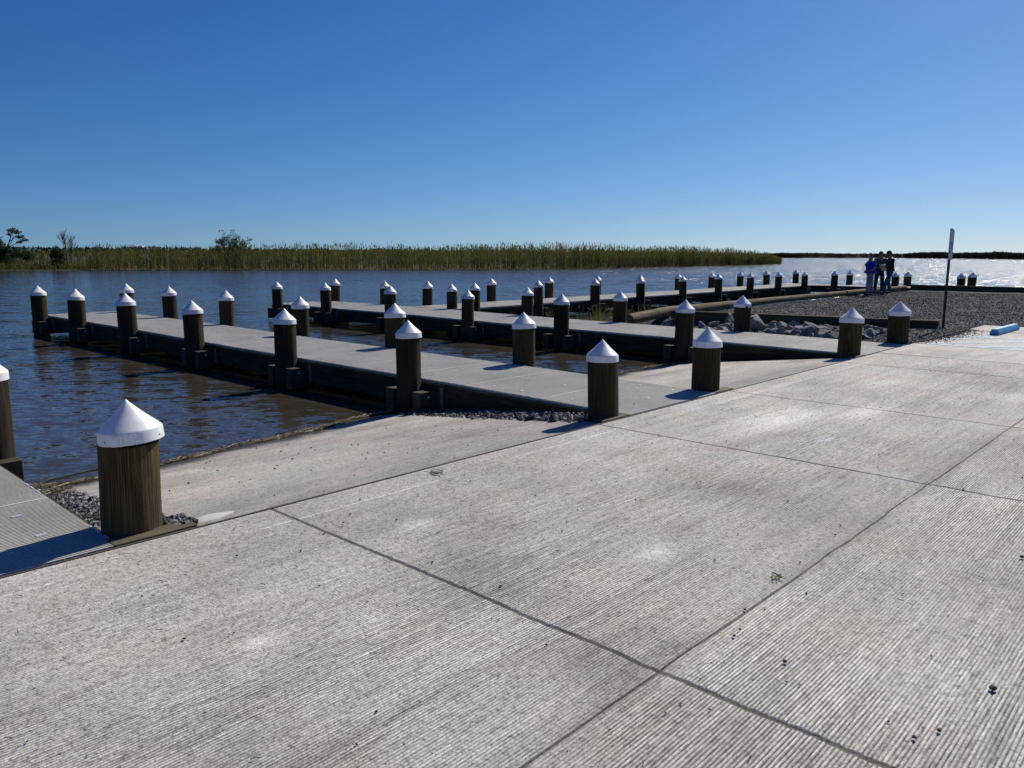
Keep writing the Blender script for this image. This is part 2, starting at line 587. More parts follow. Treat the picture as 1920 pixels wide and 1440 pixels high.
# ribbed concrete pad: the tined finish is real relief
pitch = .0150
jx = [-2.95, .52, 3.1, 6.6, 10.1, 13.6]
jy = -2.9
us = np.arange(-6.4, 8.2001, .05)
for j in jx[:4]:
    us = us[np.abs(us - j) > .03]
    us = np.concatenate([us, [j - .016, j - .006, j - .003, j + .003, j + .006, j + .016]])
us = np.sort(us)
nr = int(6.6 / pitch)
ph = np.array([0, .28, .5, .72])
prof = np.array([0, .80, 1.0, .80])
vs = (-(np.arange(nr)[:, None] + ph[None, :]) * pitch).ravel()
hp = np.tile(prof, nr)
rid = np.repeat(np.arange(nr), 4)
ridr = rng.random(nr + 1)
U, Vv = np.meshgrid(us, vs, indexing='ij')
H = np.tile(hp, (len(us), 1))
rr = ridr[rid][None, :]
# how crisp the ribs are: worn smooth near the edge and in patches
patch = vnoise(U * .7 + 5, Vv * 1.5, 11) * .5 + vnoise(U * 2.1, Vv * 4 + 9, 12) * .3 + vnoise(U * 9, Vv * 14, 13) * .2
crisp = (.38 + .62 * smoothstep(-.25, -1.6, Vv)) * (.48 + .65 * smoothstep(.28, .60, patch))
band = vnoise(np.full_like(Vv, .5), Vv * 5.5, 21)
crisp = crisp * (.55 + .6 * smoothstep(.2, .6, band))
jit = rng.random(U.shape)
seg = vnoise(U * 7, rid[None, :] * 3.7 + np.zeros_like(U), 31)
height = H * (.72 + .35 * rr) * (.75 + .4 * seg) + (jit - .5) * .42
tall = (rr > .982) & (H > .6) & (vnoise(U * .8, rid[None, :] * 9.1 + np.zeros_like(U), 33) > .45)
height = np.where(tall, height + .35, height)
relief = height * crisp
Z = .0040 * relief - .0046 + .0012 * (vnoise(U * 3, Vv * 9, 41) - .5)
# joints
dj = np.min(np.abs(U[..., None] - np.array(jx)[None, None, :]), -1)
wj = np.abs(Vv - (jy + .012 * (vnoise(U * 4, U * 0, 5) - .5)))
Z = np.where(dj < .0065, -.007, Z)
Z = np.where(wj < .0055, -.009, Z)
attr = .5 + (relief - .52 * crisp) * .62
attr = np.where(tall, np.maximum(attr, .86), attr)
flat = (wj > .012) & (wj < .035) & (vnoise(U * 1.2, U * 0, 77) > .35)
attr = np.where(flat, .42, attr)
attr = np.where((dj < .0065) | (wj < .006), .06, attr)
for j in jx[:4]:
    U = np.where(np.abs(U - j) < .02, U + .010 * (vnoise(Vv * 6, U * 0, 71) - .5) + .005 * (vnoise(Vv * 31, U * 0, 72) - .5), U)
# tone of each slab, raked bands, and rubbed tyre marks
si = np.searchsorted(np.array(jx), U)
sj = (Vv < jy).astype(int)
tone = .93 + .13 * np.array([.5, .8, .35, .65, .2, .9, .5, .5])[(si * 2 + sj * 3) % 8]
tone = tone * (.93 + .14 * vnoise(Vv * 1.9, U * .12, 91)) * (.96 + .08 * vnoise(Vv * 8, U * .3, 92))
for (ax, ay, bx, by, w_, amt) in ((-2.75, -1.65, -3.15, -2.85, .16, .30), (-2.45, -1.70, -2.75, -2.75, .10, .22), (-1.35, -1.0, -.55, -1.9, .22, .20), (2.2, -2.9, 3.3, -3.9, .2, .22),
                                 (-.3, -.7, 1.4, -1.5, .13, .15), (-4.6, -.5, -3.4, -1.0, .12, .12)):
    dx_, dy_ = bx - ax, by - ay
    t_ = np.clip(((U - ax) * dx_ + (Vv - ay) * dy_) / (dx_ * dx_ + dy_ * dy_), 0, 1)
    dd2 = np.hypot(U - ax - t_ * dx_, Vv - ay - t_ * dy_ + .15 * np.sin(t_ * 3.1))
    tone = tone * (1 - amt * np.exp(-(dd2 / w_) ** 2) * (.35 + .9 * vnoise(U * 6, Vv * 11, 93)))
for (ax, ay, rx, ry, amt) in ((1.9, -1.15, .75, .28, .16), (2.9, -1.6, .5, .2, .12), (-2.5, -.9, .12, .09, .2), (-3.9, -1.55, .1, .07, .16), (-1.9, -2.2, .16, .1, .1)):
    q2 = ((U - ax) / rx) ** 2 + ((Vv - ay) / ry) ** 2
    tone = tone * (1 + amt * np.exp(-q2) * (.5 + .8 * vnoise(U * 7, Vv * 9, 94)))
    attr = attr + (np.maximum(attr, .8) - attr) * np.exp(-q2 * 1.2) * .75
n, k = U.shape
I = np.arange(n * k).reshape(n, k)
F = np.stack([I[:-1, 1:], I[1:, 1:], I[1:, :-1], I[:-1, :-1]], -1).reshape(-1, 4)
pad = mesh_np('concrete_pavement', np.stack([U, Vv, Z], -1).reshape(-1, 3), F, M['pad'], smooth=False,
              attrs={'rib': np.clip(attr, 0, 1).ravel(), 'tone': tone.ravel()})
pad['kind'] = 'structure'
vend = vs[-1]

# rest of the paving: same level, plain broomed finish
sheet('outer_pavement', np.array([-60, -30, us[0], us[-1], RB]), np.array([-60., -30., -10, vend, 0.0]), 0.0, M['slab'],
      keep=lambda x, y: ~((x > us[0]) & (x < us[-1]) & (y > vend)), smooth=False)
jb = MB()
for j in jx[4:]:
    jb.box(j - .005, j + .005, -40, -.01, -.01, .004)
jb.box(us[-1], RB, jy - .006, jy + .006, -.01, .004)
for j in jx[:4]:
    jb.box(j - .005, j + .005, -40, vend - .01, -.01, .004)
o = jb.build('paving_joints', M['joint'])
o['kind'] = 'structure'


# boat ramps
def vw1(X):
    return 3.05 + (X + 3.4) * .14


def ramp_z1(X, Y):
    return -.004 - .42 * Y / vw1(X) + .004 * (vnoise(X * 2, Y * 2, 8) - .5)


def ramp_z2(X, Y):
    return -.004 - .42 * Y / 3.42 + .004 * (vnoise(X * 2, Y * 2, 9) - .5)


def ramp(x0, x1, zf):
    xs = np.linspace(x0, x1, int((x1 - x0) / .06))
    ys = np.linspace(.028, 6, 110)
    X, Y = np.meshgrid(xs, ys, indexing='ij')
    Z = zf(X, Y)
    wob = .035 * (vnoise(X * 2.3, Y * 1.1, 81) - .5) + .02 * (vnoise(X * 9, Y * 5, 82) - .5)
    wet = smoothstep(WATER_Z + .055, WATER_Z + .012, Z + wob)
    grime = smoothstep(1.3, .1, Y + .8 * (vnoise(X * .9, Y * 1.6, 83) - .5)) * .8 + .5 * smoothstep(.55, .8, vnoise(X * .7 + 3, Y * 2.2, 84))
    sheet('boat_ramp', xs, ys, zf, M['ramp'], attrs={'wet': wet.ravel(), 'grime': np.clip(grime, 0, 1).ravel()})


ramp(-3.43, .66, ramp_z1)
ramp(3.12, 7.32, ramp_z2)
ramp(-14, -6.2, ramp_z2)

# ------------------------------------------------------------------ docks
PANEL = 1.22


def deck_z(y):
    """deck level along the fingers: flush with the paving at the shore, a little higher out on the water"""
    return float(np.interp(y, [0, 2.6, 9, 12, 40], [.006, .03, .045, .075, .085]))


def panel_mesh(w, L=PANEL, hole=True):
    """decking panel with cross ribs along X, length along +Y, origin at near left corner, top at z=0"""
    mb = MB()
    p_ = .0254
    nrib = int(L / p_)
    v = []
    f = []
    for i in range(nrib):
        y0 = i * L / nrib + .002
        y1 = y0 + .0145
        mb_v = [(0, y0, 0), (w, y0, 0), (w, y1, 0), (0, y1, 0), (0, y0, -.035), (w, y0, -.035), (w, y1, -.035), (0, y1, -.035)]
        b = len(v)
        v += mb_v
        f += [(b, b + 1, b + 2, b + 3), (b, b + 4, b + 5, b + 1), (b + 2, b + 6, b + 7, b + 3), (b, b + 3, b + 7, b + 4), (b + 1, b + 5, b + 6, b + 2)]
    mb.add(v, f)
    nb = int(w / .052)
    for i in range(nb + 1):
        x = i * (w - .02) / nb
        mb.box(x, x + .016, .0, L - .004, -.032, -.009)
    # smooth seam strip where two panels meet
    mb.box(0, w, L - .018, L - .003, -.03, .001)
    # bright fixing clips
    for cx, cy in ((w * .12, L * .38), (w * .12, L * .76), (w * .5, L * .30), (w * .5, L * .80), (w * .88, L * .38), (w * .88, L * .76)):
        mb.box(cx - .028, cx + .028, cy - .012, cy + .012, -.004, .005, mi=1)
    for s_ in (0.004, w - .012):
        for q in (.12, .22, .30):
            mb.box(s_, s_ + .012, L * q, L * q + .065, -.008, .003, mi=1)
    return mb


def make_dock(name, label, x0, x1, y0, y1, axis='y', zf=deck_z, piles_at=(), brackets=True, ground_end=True):
    """a finger dock; axis 'y' runs along Y, 'x' runs along X.  Local frame: X across, Y along, rotated for 'x'."""
    if axis == 'y':
        w, L = x1 - x0, y1 - y0
        root = empty(name, (x0, y0, 0))
        zl = lambda s: zf(y0 + s)
    else:
        w, L = y1 - y0, x1 - x0
        root = empty(name, (x0, y1, 0), -math.pi / 2)     # local Y -> +X world, local X -> -Y world
        zl = lambda s: zf(x0 + s)
    tag(root, label, 'dock', 'timber docks with grey decking')
    n = max(1, int(round(L / PANEL)))
    pl = L / n
    proto = panel_mesh(w, pl).build('deck_panel', [M['deck'], M['clip']], root)
    for i in range(n):
        o = proto if i == 0 else proto.copy()
        if i:
            C.link(o)
            o.parent = root
        za, zb = zl(i * pl), zl((i + 1) * pl)
        o.location = (0, i * pl, za)
        o.rotation_euler = (math.atan2(zb - za, pl), 0, 0)
    # side boards, sloping with the deck
    S = sorted(set([0, L] + [s for s in (2.6 - y0, 9 - y0, 12 - y0) if 0 < s < L])) if axis == 'y' else [0, L]
    for side, (a, b) in enumerate(((-.046, -.002), (w + .002, w + .046))):
        v = []
        f = []
        for s in S:
            z = zl(s) - .038
            v += [(a, s, z), (b, s, z), (b, s, z - .30), (a, s, z - .30)]
        for i in range(len(S) - 1):
            q = i * 4
            for e in range(4):
                e2 = (e + 1) % 4
                f.append((q + e, q + e2, q + 4 + e2, q + 4 + e))
        f += [(0, 3, 2, 1), tuple(len(v) - 4 + t for t in range(4))]
        mb = MB()
        mb.add(v, f)
        mb.build('side_board', M['timber'], root)
    mb = MB()
    for cx in (w * .30, w * .70):
        v = []
        for s in (S[0] + .02, S[-1] - .02):
            z = zl(s) - .04
            v += [(cx - .03, s, z), (cx + .03, s, z), (cx + .03, s, z - .24), (cx - .03, s, z - .24)]
        mb.add(v, [(0, 1, 5, 4), (1, 2, 6, 5), (2, 3, 7, 6), (3, 0, 4, 7), (0, 3, 2, 1), (4, 5, 6, 7)])
    mb.build('stringers', M['timber'], root)
    mb = MB()
    for e0 in (L + .002,):
        mb.box(-.046, w + .046, e0, e0 + .045, zl(L) - .34, zl(L) - .035)
    mb.build('end_board', M['timber'], root)
    for s in piles_at:      # pile caps beams under the deck and the timber blocks that hold each pile
        mb = MB()
        z = zl(s)
        mb.box(-.30, w + .30, s - .34, s - .19, z - .44, z - .125)
        mb.box(-.30, w + .30, s + .19, s + .34, z - .44, z - .125)
        o = bevel(mb.build('cross_beam', M['cleat'], root), .006)
        for e in (-.17, w + .17):
            bm_ = MB()
            for q in (s - .345, ):
                bm_.tube([(e, q, z - .19), (e, q - .012, z - .19)], .016, 8)
            bm_.build('bolt', M['clip'], root)
        if brackets:
            bk = MB()
            bk.box(-.055, -.047, s - .50, s - .435, z - .33, z - .07)
            bk.build('bracket', M['galv'], root)
    return root


dist_z = lambda x: .075
rows_v = [3.27, 6.24, 9.25, 12.2, 15.15, 17.85]
make_dock('dock', 'nearest full dock, long grey finger across the middle of the photo', 1.08, 2.83, .03, 18.3, piles_at=rows_v)
make_dock('dock', 'second grey finger dock, behind the nearest one and beside the riprap rocks', 7.68, 9.66, .03, 18.3, piles_at=[3.27, 6.3, 9.2, 12.2, 15.2, 17.8])
make_dock('dock', 'foreground dock corner with coarse grey grating at the left edge', -6.0, -3.87, .03, 18.3, piles_at=[3.24, 6.2, 9.2, 12.2, 15.1, 17.9])
make_dock('walkway', 'long grey walkway running away behind the log towards the three people', 9.75, 34.3, 12.06, 13.94, axis='x', zf=dist_z,
          piles_at=[q - 9.75 for q in (10.45, 13.2, 16.2, 19.0, 21.9, 24.8, 27.7, 30.5, 33.4)])
make_dock('walkway', 'grey waterfront walkway at right behind the gravel lot, along the glittering water', 34.36, 36.14, -22, 13.94,
          zf=lambda y: .08, piles_at=[q + 22 for q in (10.8, 8.0, 5.2, 2.2, -.8, -3.8, -6.8)])
for o in bpy.data.objects:
    if o.name.startswith('walkway') and 'category' in o:
        o['category'] = 'walkway'


# ------------------------------------------------------------------ piles
def pile_timber(seed, hbot):
    """unit pile: top at z=0, radius 1 -> scaled"""
    r_ = random.Random(seed)
    seg = 36
    rows = 22
    v = []
    f = []
    cr = [r_.random() for _ in range(seg)]
    ph_ = [r_.uniform(0, 6.28) for _ in range(6)]
    deep = set(r_.sample(range(seg), 5))
    zs = [-.10 + (hbot + .10) * (i / (rows - 1)) ** 1.5 for i in range(rows)]
    for i, z in enumerate(zs):
        for k in range(seg):
            t = 2 * math.pi * k / seg
            rr_ = 1 + .018 * math.sin(2 * t + ph_[0] + z) + .012 * math.sin(3 * t + ph_[1] - z * 2) + .010 * math.sin(5 * t + ph_[2] + z * 3)
            rr_ += .008 * math.sin(9 * t + ph_[3]) + .006 * (cr[k] - .5) - (.028 if k in deep else 0)
            rr_ *= 1 - .03 * z / 1.0 if z > -1 else 1.03
            v.append((rr_ * math.cos(t), rr_ * math.sin(t), z))
    for i in range(rows - 1):
        for k in range(seg):
            k2 = (k + 1) % seg
            f.append((i * seg + k, (i + 1) * seg + k, (i + 1) * seg + k2, i * seg + k2))
    f.append(tuple(range(seg)))
    mb = MB()
    mb.add(v, f)
    return mb


def cap_mb(mb):
    """unit cap: radius 1 at the skirt, z in metres from tip at 0 (for a .345 m cap)"""
    # outer skin then a rolled lower lip and inner skin
    prof = [(.015, -.0015), (.05, -.006), (.11, -.020), (.5, -.093), (.86, -.153), (.945, -.168), (.975, -.174), (.985, -.184), (.992, -.226), (1.0, -.240), (.985, -.243), (.955, -.236), (.94, -.20)]
    mb.lathe(prof, 48, close=False)
    mb.add([(0, 0, 0)] + [(.015 * math.cos(2 * math.pi * k / 48), .015 * math.sin(2 * math.pi * k / 48), -.0015) for k in range(48)],
           [(0, 1 + k, 1 + (k + 1) % 48) for k in range(48)])
    # overlapping seam strip on the skirt
    a = 2.55
    v = []
    for i in range(7):
        t = a + i * .06
        for z, r_ in ((-.182, 1.0), (-.243, 1.022)):
            v.append((r_ * math.cos(t), r_ * math.sin(t), z))
    mb.add(v, [(2 * i, 2 * i + 1, 2 * i + 3, 2 * i + 2) for i in range(6)])


protos = []
for sd in range(4):
    root = empty('timber_piling')
    body = pile_timber(sd + 3, -2.4).build('pile', M['pile'], root, smooth=True)
    cmb = MB()
    cap_mb(cmb)
    cap = cmb.build('cap', M['cap'], root)
    autosmooth(cap, 50)
    sb = MB()
    for t in (.2, 2.3, 4.15):
        c_, s_ = math.cos(t), math.sin(t)
        oc = [(math.cos(a), math.sin(a)) for a in [k * math.pi / 4 for k in range(8)]]
        sb.add([(c_ * r_ - s_ * .022 * a, s_ * r_ + c_ * .022 * a, -.216 + .0038 * b) for r_ in (.97, 1.012) for a, b in oc],
               [tuple(range(8, 16))] + [(k, (k + 1) % 8, 8 + (k + 1) % 8, 8 + k) for k in range(8)])
    scr = sb.build('screws', M['screw'], cap)
    protos.append(root)
used = set()


def pile(x, y, ztop, D, label, group, tilt=None, land=False):
    i = rnd.randrange(4)
    if i not in used:
        o = protos[i]
        used.add(i)
    else:
        o = copy_tree(protos[i])
    D = min(max(D, .325), .39)
    o.location = (x, y, ztop)
    kids = [k for k in bpy.data.objects if k.parent == o]
    rz = rnd.uniform(0, 6.28)
    for k in kids:
        if k.name.startswith('pile'):
            k.scale = (D / 2 * .92, D / 2 * .92, 1)
            k.rotation_euler = (0, 0, rz)
            k.location = (0, 0, -.125)
            t_ = rnd.uniform(.30, .62)
            k.color = (t_, t_ * rnd.uniform(.94, 1.0), t_ * rnd.uniform(.9, 1.05), 1)
        else:
            kz = D / .36
            k.scale = (D / 2, D / 2, kz)
            k.location = (0, 0, 0)
            k.rotation_euler = (rnd.uniform(-.05, .05), rnd.uniform(-.05, .05), rnd.uniform(0, 6.28))
    if tilt:
        o.rotation_euler = tilt
    else:
        o.rotation_euler = (rnd.gauss(0, .012), rnd.gauss(0, .012), 0)
    tag(o, label, 'piling', group)
    return o


ORD = ['first', 'second', 'third', 'fourth', 'fifth', 'sixth', 'seventh', 'eighth', 'ninth', 'tenth']
D1N = [(0.9, 17.91, 0.844, 0.385), (0.9, 15.2, 0.842, 0.386), (0.9, 12.34, 0.838, 0.388), (0.9, 9.34, 0.803, 0.358), (0.9, 6.24, 0.803, 0.353), (0.9, 3.31, 0.79, 0.336)]
D1F = [(3.0, 17.79, 0.846, 0.38), (3.0, 15.13, 0.845, 0.352), (3.0, 12.2, 0.829, 0.343), (3.0, 9.19, 0.805, 0.356), (3.0, 6.23, 0.792, 0.373), (3.0, 3.25, 0.784, 0.354)]
D2N = [(7.5, 17.75, .786, .345), (7.5, 15.1, 0.811, 0.331), (7.5, 12.09, 0.813, 0.336), (7.5, 9.13, 0.789, 0.328), (7.5, 6.25, 0.796, 0.351), (7.5, 3.26, 0.781, 0.358)]
D2F = [(9.85, 18.04, 0.823, 0.34), (9.85, 15.37, 0.799, 0.333), (9.85, 12.28, 0.788, 0.327), (9.85, 9.35, 0.777, 0.329), (9.85, 6.41, 0.771, 0.345), (9.85, 3.31, 0.773, 0.361)]
D3N = [(10.4, 11.9, 0.818, 0.33), (13.16, 11.9, 0.826, 0.33), (16.09, 11.9, 0.826, 0.353), (18.81, 11.9, 0.813, 0.34), (21.74, 11.9, 0.796, 0.326), (24.58, 11.9, 0.82, 0.33), (27.45, 11.9, 0.812, 0.331), (30.3, 11.9, 0.825, 0.338), (33.26, 11.9, 0.793, 0.331)]
D3F = [(10.52, 14.1, 0.812, 0.33), (13.31, 14.1, 0.828, 0.328), (16.29, 14.1, 0.832, 0.34), (19.15, 14.1, 0.826, 0.33), (22.07, 14.1, 0.807, 0.353), (25.05, 14.1, 0.801, 0.353), (28.01, 14.1, 0.796, 0.349), (30.8, 14.1, 0.799, 0.342), (33.66, 14.1, 0.806, 0.346), (37.26, 14.1, 0.805, 0.354)]
RN = [(34.2, 10.79, 0.826, 0.344), (34.2, 7.94, 0.817, 0.352), (34.2, 5.16, 0.808, 0.358)]
RF = [(36.3, 10.82, 0.812, 0.357), (36.3, 8.03, 0.802, 0.367), (36.3, 5.2, 0.825, 0.386)]
G = 'white-capped timber pilings of the docks'
for k, q in enumerate(reversed(D1N)):
    pile(*q, 'white-capped piling on the camera side of the nearest dock, %s out from its shore piling' % ORD[k], G)
for k, q in enumerate(reversed(D1F)):
    pile(*q, 'white-capped piling on the far side of the nearest dock, %s out from its shore piling' % ORD[k], G)
for k, q in enumerate(reversed(D2N)):
    pile(*q, 'white-capped piling on the camera side of the second dock, %s out from its shore piling' % ORD[k], G)
for k, q in enumerate(reversed(D2F)):
    pile(*q, 'white-capped piling on the rock side of the second dock, %s out from its shore piling' % ORD[k], G)
for k, q in enumerate(D3N):
    pile(*q, 'small piling on the log side of the long walkway, %s from its left end' % ORD[k], G)
for k, q in enumerate(D3F):
    pile(*q, 'small piling on the open-water side of the long walkway, %s from its left end' % ORD[k], G)
pile(*RN[0], 'silhouetted piling at the inner corner where the two walkways meet', G)
pile(*RN[1], 'silhouetted piling just right of and behind the three standing people', G)
pile(*RN[2], 'left one of the two silhouetted pilings right of the sign pole', G)
pile(*RF[0], 'silhouetted piling against glittering water just left of the people', G)
pile(*RF[1], 'silhouetted piling on the outer walkway edge, a little right of the people', G)
pile(*RF[2], 'right one of the two silhouetted pilings right of the sign pole', G)
GS = 'white-capped timber pilings standing at the concrete edge'
bigp = pile(-3.69, .262, .777, .358, 'largest foreground piling with mottled brown wood and tilted white cap', GS, tilt=(0, 0, 0))
axis = Vector((math.sin(R(46.8)), math.cos(R(46.8)), 0))
for k in [k for k in bpy.data.objects if k.parent == bigp]:
    a = 2.2 if k.name.startswith('pile') else -4.0
    k.color = (.82, .80, .74, 1)
    if a > 0:
        k.location.z = -.15
    k.rotation_euler = (Matrix.Rotation(R(a), 3, axis) @ Matrix.Rotation(1.2, 3, 'Z')).to_euler()
pile(.87, .24, .773, .325, 'shore piling at the near corner of the nearest dock, its shadow on the paving joint', GS)
pile(2.95, .24, .757, .35, 'shore piling at the far corner of the nearest dock, against the second ramp', GS)
pile(7.56, .24, .770, .375, 'shore piling at the near corner of the second dock, in front of the rocks', GS)
pile(9.89, .24, .772, .385, 'shore piling at the far corner of the second dock, right by the gravel', GS)
pile(-3.70, 3.25, .805, .355, 'piling cut off by the left picture edge above the foreground dock', GS)

# sill boards and the thin expansion board along the concrete edge
jbd = MB()
jbd.box(-30, 15.2, .004, .024, -.12, -.001)
tag(jbd.build('expansion_board', M['joint']), 'thin brown expansion board set along the edge of the ribbed concrete', 'board')
for x0, x1, lab in ((-3.90, -3.42, 'wedge of sill timber at the foot of the large foreground piling'),
                    (.62, 1.06, 'sill timber at the foot of the near shore piling of the nearest dock'),
                    (2.86, 3.25, 'sill timber at the foot of the far shore piling of the nearest dock'),
                    (7.28, 7.66, 'sill timber at the foot of the near shore piling of the second dock')):
    mb = MB()
    mb.box(x0, x1, .03, .16, -.14, .010)
    tag(bevel(mb.build('sill_timber', M['sill']), .006), lab, 'timber', 'sill timbers at the shore pilings')


# ------------------------------------------------------------------ stones
OCT_F = np.array([(0, 2, 4), (2, 1, 4), (1, 3, 4), (3, 0, 4), (2, 0, 5), (1, 2, 5), (3, 1, 5), (0, 3, 5)])
OCT_V = np.array([(1, 0, 0), (-1, 0, 0), (0, 1, 0), (0, -1, 0), (0, 0, 1), (0, 0, -1)], float)


def stones(name, P, size, mat, flat_=.65):
    n = len(P)
    V = OCT_V[None] * np.ones((n, 1, 1)) + rng.normal(0, .28, (n, 6, 3))
    V *= (size * rng.uniform(.45, 1.2, n))[:, None, None]
    a = rng.uniform(0, 6.28, n)
    ca, sa = np.cos(a)[:, None], np.sin(a)[:, None]
    X = V[..., 0] * ca - V[..., 1] * sa
    Y = V[..., 0] * sa + V[..., 1] * ca
    V = np.stack([X, Y, V[..., 2] * flat_], -1) + np.asarray(P)[:, None, :]
    F = (OCT_F[None] + (np.arange(n) * 6)[:, None, None]).reshape(-1, 3)
    return mesh_np(name, V.reshape(-1, 3), F, mat)


# gravel strips beside the docks
def strip(u0, u1, v0, v1, n, zf, size, base=.0, pile_=0.04):
    u = rng.uniform(u0, u1, n)
    v = rng.uniform(v0, v1, n)
    z = zf(u, v) + rng.uniform(-.01, pile_, n)
    return np.stack([u, v, z], -1)


P = np.concatenate([
    strip(-3.88, -3.40, .30, 3.1, 4200, lambda a, b: ramp_z2(a, b) - .01, .022, pile_=.03),
    strip(-3.54, -3.38, .10, .42, 300, lambda a, b: ramp_z2(a, b) - .005, .022, pile_=.035),
    strip(.60, 1.6, .3, 3.2, 6500, lambda a, b: ramp_z2(a, b) - .01, .03, pile_=.05),
    strip(2.8, 3.16, .2, 3.2, 1500, lambda a, b: ramp_z2(a, b) - .03, .03)])
ft = (P[:, 0] > -3.40) & (P[:, 0] < 0) & (P[:, 1] > .45) & (rng.random(len(P)) > .12)
P = P[~ft]
o = stones('gravel_beside_docks', P, .021, M['stone'])
o['kind'] = 'stuff'
big = strip(.56, .80, .55, 2.0, 40, lambda a, b: ramp_z2(a, b), .05)
o = stones('coarse_gravel', big, .05, M['stone'], .8)
o['kind'] = 'stuff'


# gravel lot
def lot_z(X, Y):
    z = np.full_like(X, .012)
    rocky = (X < 12.3) & (Y < 6.9) & (Y > 0)
    z = np.where(rocky, .0 - .055 * np.clip(Y - .6, 0, 9) * smoothstep(12.4, 11.2, X), z)
    z = np.where(Y > 6.4, z - .02 * (Y - 6.4), z)
    edge = smoothstep(0, .5, Y) + smoothstep(RB, RB + .5, X)
    z = z * np.clip(edge, 0, 1) + (vnoise(X * 3, Y * 3, 51) - .5) * .02 * np.clip(edge, 0, 1) + (vnoise(X * .8, Y * .8, 52) - .3) * .03 * np.clip(edge, 0, 1)
    return z + .006


lx = np.concatenate([np.arange(9.76, RB, .15), [RB], np.arange(RB + .15, 33.4, .2)])
ly = np.concatenate([[-60, -30], np.arange(-12, 0, .3), [0.0], np.arange(.15, 7.0, .15)])
sheet('gravel_lot', lx, ly, lot_z, M['gravel'], keep=lambda x, y: ~((x < RB) & (y < 0)))
n = 42000
u = 9.8 + 22 * rng.random(n) ** 1.3
v = rng.uniform(-1.2, 6.9, n) 
okk = ~((u < RB) & (v < 0))
u, v = u[okk], v[okk]
o = stones('loose_gravel', np.stack([u, v, lot_z(u, v) + rng.uniform(0, .012, len(u))], -1), .0155, M['lotstone'])
o['kind'] = 'stuff'
# gravel scattered over the corner of the parking bay
n = 2000
u = 10 + rng.exponential(1.3, n) + rng.uniform(0, 2.5, n)
v = -rng.exponential(.13, n)
okk = (u < 13.8) & (v > -.9)
o = stones('spilled_gravel', np.stack([u, v, np.full(n, .005)], -1)[okk], .012, M['lotstone'])
o['kind'] = 'stuff'


# ------------------------------------------------------------------ riprap rocks
def rock_mesh(seed, sx, sy, sz, sharp=0.0, point=False):
    r_ = random.Random(seed)
    bm = bmesh.new()
    bmesh.ops.create_icosphere(bm, subdivisions=3, radius=1)
    planes = []
    for _ in range(8):
        d = Vector((r_.gauss(0, 1), r_.gauss(0, 1), r_.gauss(0, .8))).normalized()
        planes.append((d, r_.uniform(.36, .68)))
    for v_ in bm.verts:
        c_ = v_.co.normalized()
        t = 1.0
        for d, h_ in planes:
            k_ = c_.dot(d)
            if k_ > 0.05:
                t = min(t, h_ / k_)
        v_.co = c_ * t * (1 + r_.uniform(-.018, .018))
        if point and v_.co.z > 0:
            s = 1 - .75 * v_.co.z
            v_.co.x *= s
            v_.co.y *= s
            v_.co.z *= 1.3
        v_.co = Vector((v_.co.x * sx, v_.co.y * sy, v_.co.z * sz))
    me = bpy.data.meshes.new('rock')
    bm.to_mesh(me)
    bm.free()
    me.materials.append(M['rock'])
    return me


rock_protos = [rock_mesh(s, 1, rnd.uniform(.7, 1), rnd.uniform(.45, .8)) for s in range(9)]


def add_rock(me, x, y, z, s, label, rot=None):
    o = bpy.data.objects.new('rock', me)
    C.link(o)
    o.location = (x, y, z)
    o.scale = (s, s, s)
    o.rotation_euler = rot or (rnd.uniform(-.3, .3), rnd.uniform(-.3, .3), rnd.uniform(0, 6.28))
    tag(o, label, 'rock', 'riprap rocks between the second dock and the gravel')


add_rock(rock_mesh(101, .9, .55, 1.15, point=True), 12.0, 4.75, .02, .26, 'tall pointed pale rock standing on end left of a piling beside the second dock', (.05, .1, .6))
add_rock(rock_mesh(102, 1.2, .75, .55), 11.7, 3.95, .02, .40, 'largest pale slab rock leaning just right of the same piling', (.25, -.3, .3))
add_rock(rock_mesh(103, 1.3, .8, .4), 10.75, 1.35, -.02, .30, 'flat pale rock nearest the shore piling of the second dock', (.1, .1, .9))
pts_r = []
tries = 0
while len(pts_r) < 130 and tries < 16000:
    tries += 1
    x = rnd.uniform(10.0, 12.0)
    y = rnd.uniform(.95, 6.3)
    if x > 11.6 and rnd.random() < .55:
        continue
    s = rnd.uniform(.09, .255) * (1.1 if y < 5 else .75)
    if all((x - a) ** 2 + (y - b) ** 2 > (.50 * (s + c)) ** 2 for a, b, c in pts_r):
        pts_r.append((x, y, s))
for i, (x, y, s) in enumerate(pts_r):
    zz = float(lot_z(np.array([x]), np.array([y]))[0]) + s * .22
    size = 'large' if s > .21 else ('middling' if s > .145 else 'small')
    where = 'against the deck edge' if x < 10.6 else ('mid-strip' if x < 11.3 else 'below the dark timber')
    near = ('by the shore piling' if y < 2.0 else 'just past the shore piling' if y < 3.1 else 'by the first piling out' if y < 4.2 else 'past the first piling out' if y < 5.3 else 'near the round log end')
    lab = size + ' grey riprap rock ' + where + ', ' + near
    add_rock(rock_protos[i % 9], x, y, zz, s, lab)
for x, y, s in ((10.0, 7.5, .3), (10.35, 7.25, .22), (10.1, 8.0, .2), (10.6, 7.7, .16), (10.25, 6.9, .22)):
    add_rock(rock_protos[int(s * 40) % 9], x, y, -.33, s * 1.1, 'pale rock lying at the water edge beyond the second dock near the grass')

# ------------------------------------------------------------------ logs and timbers


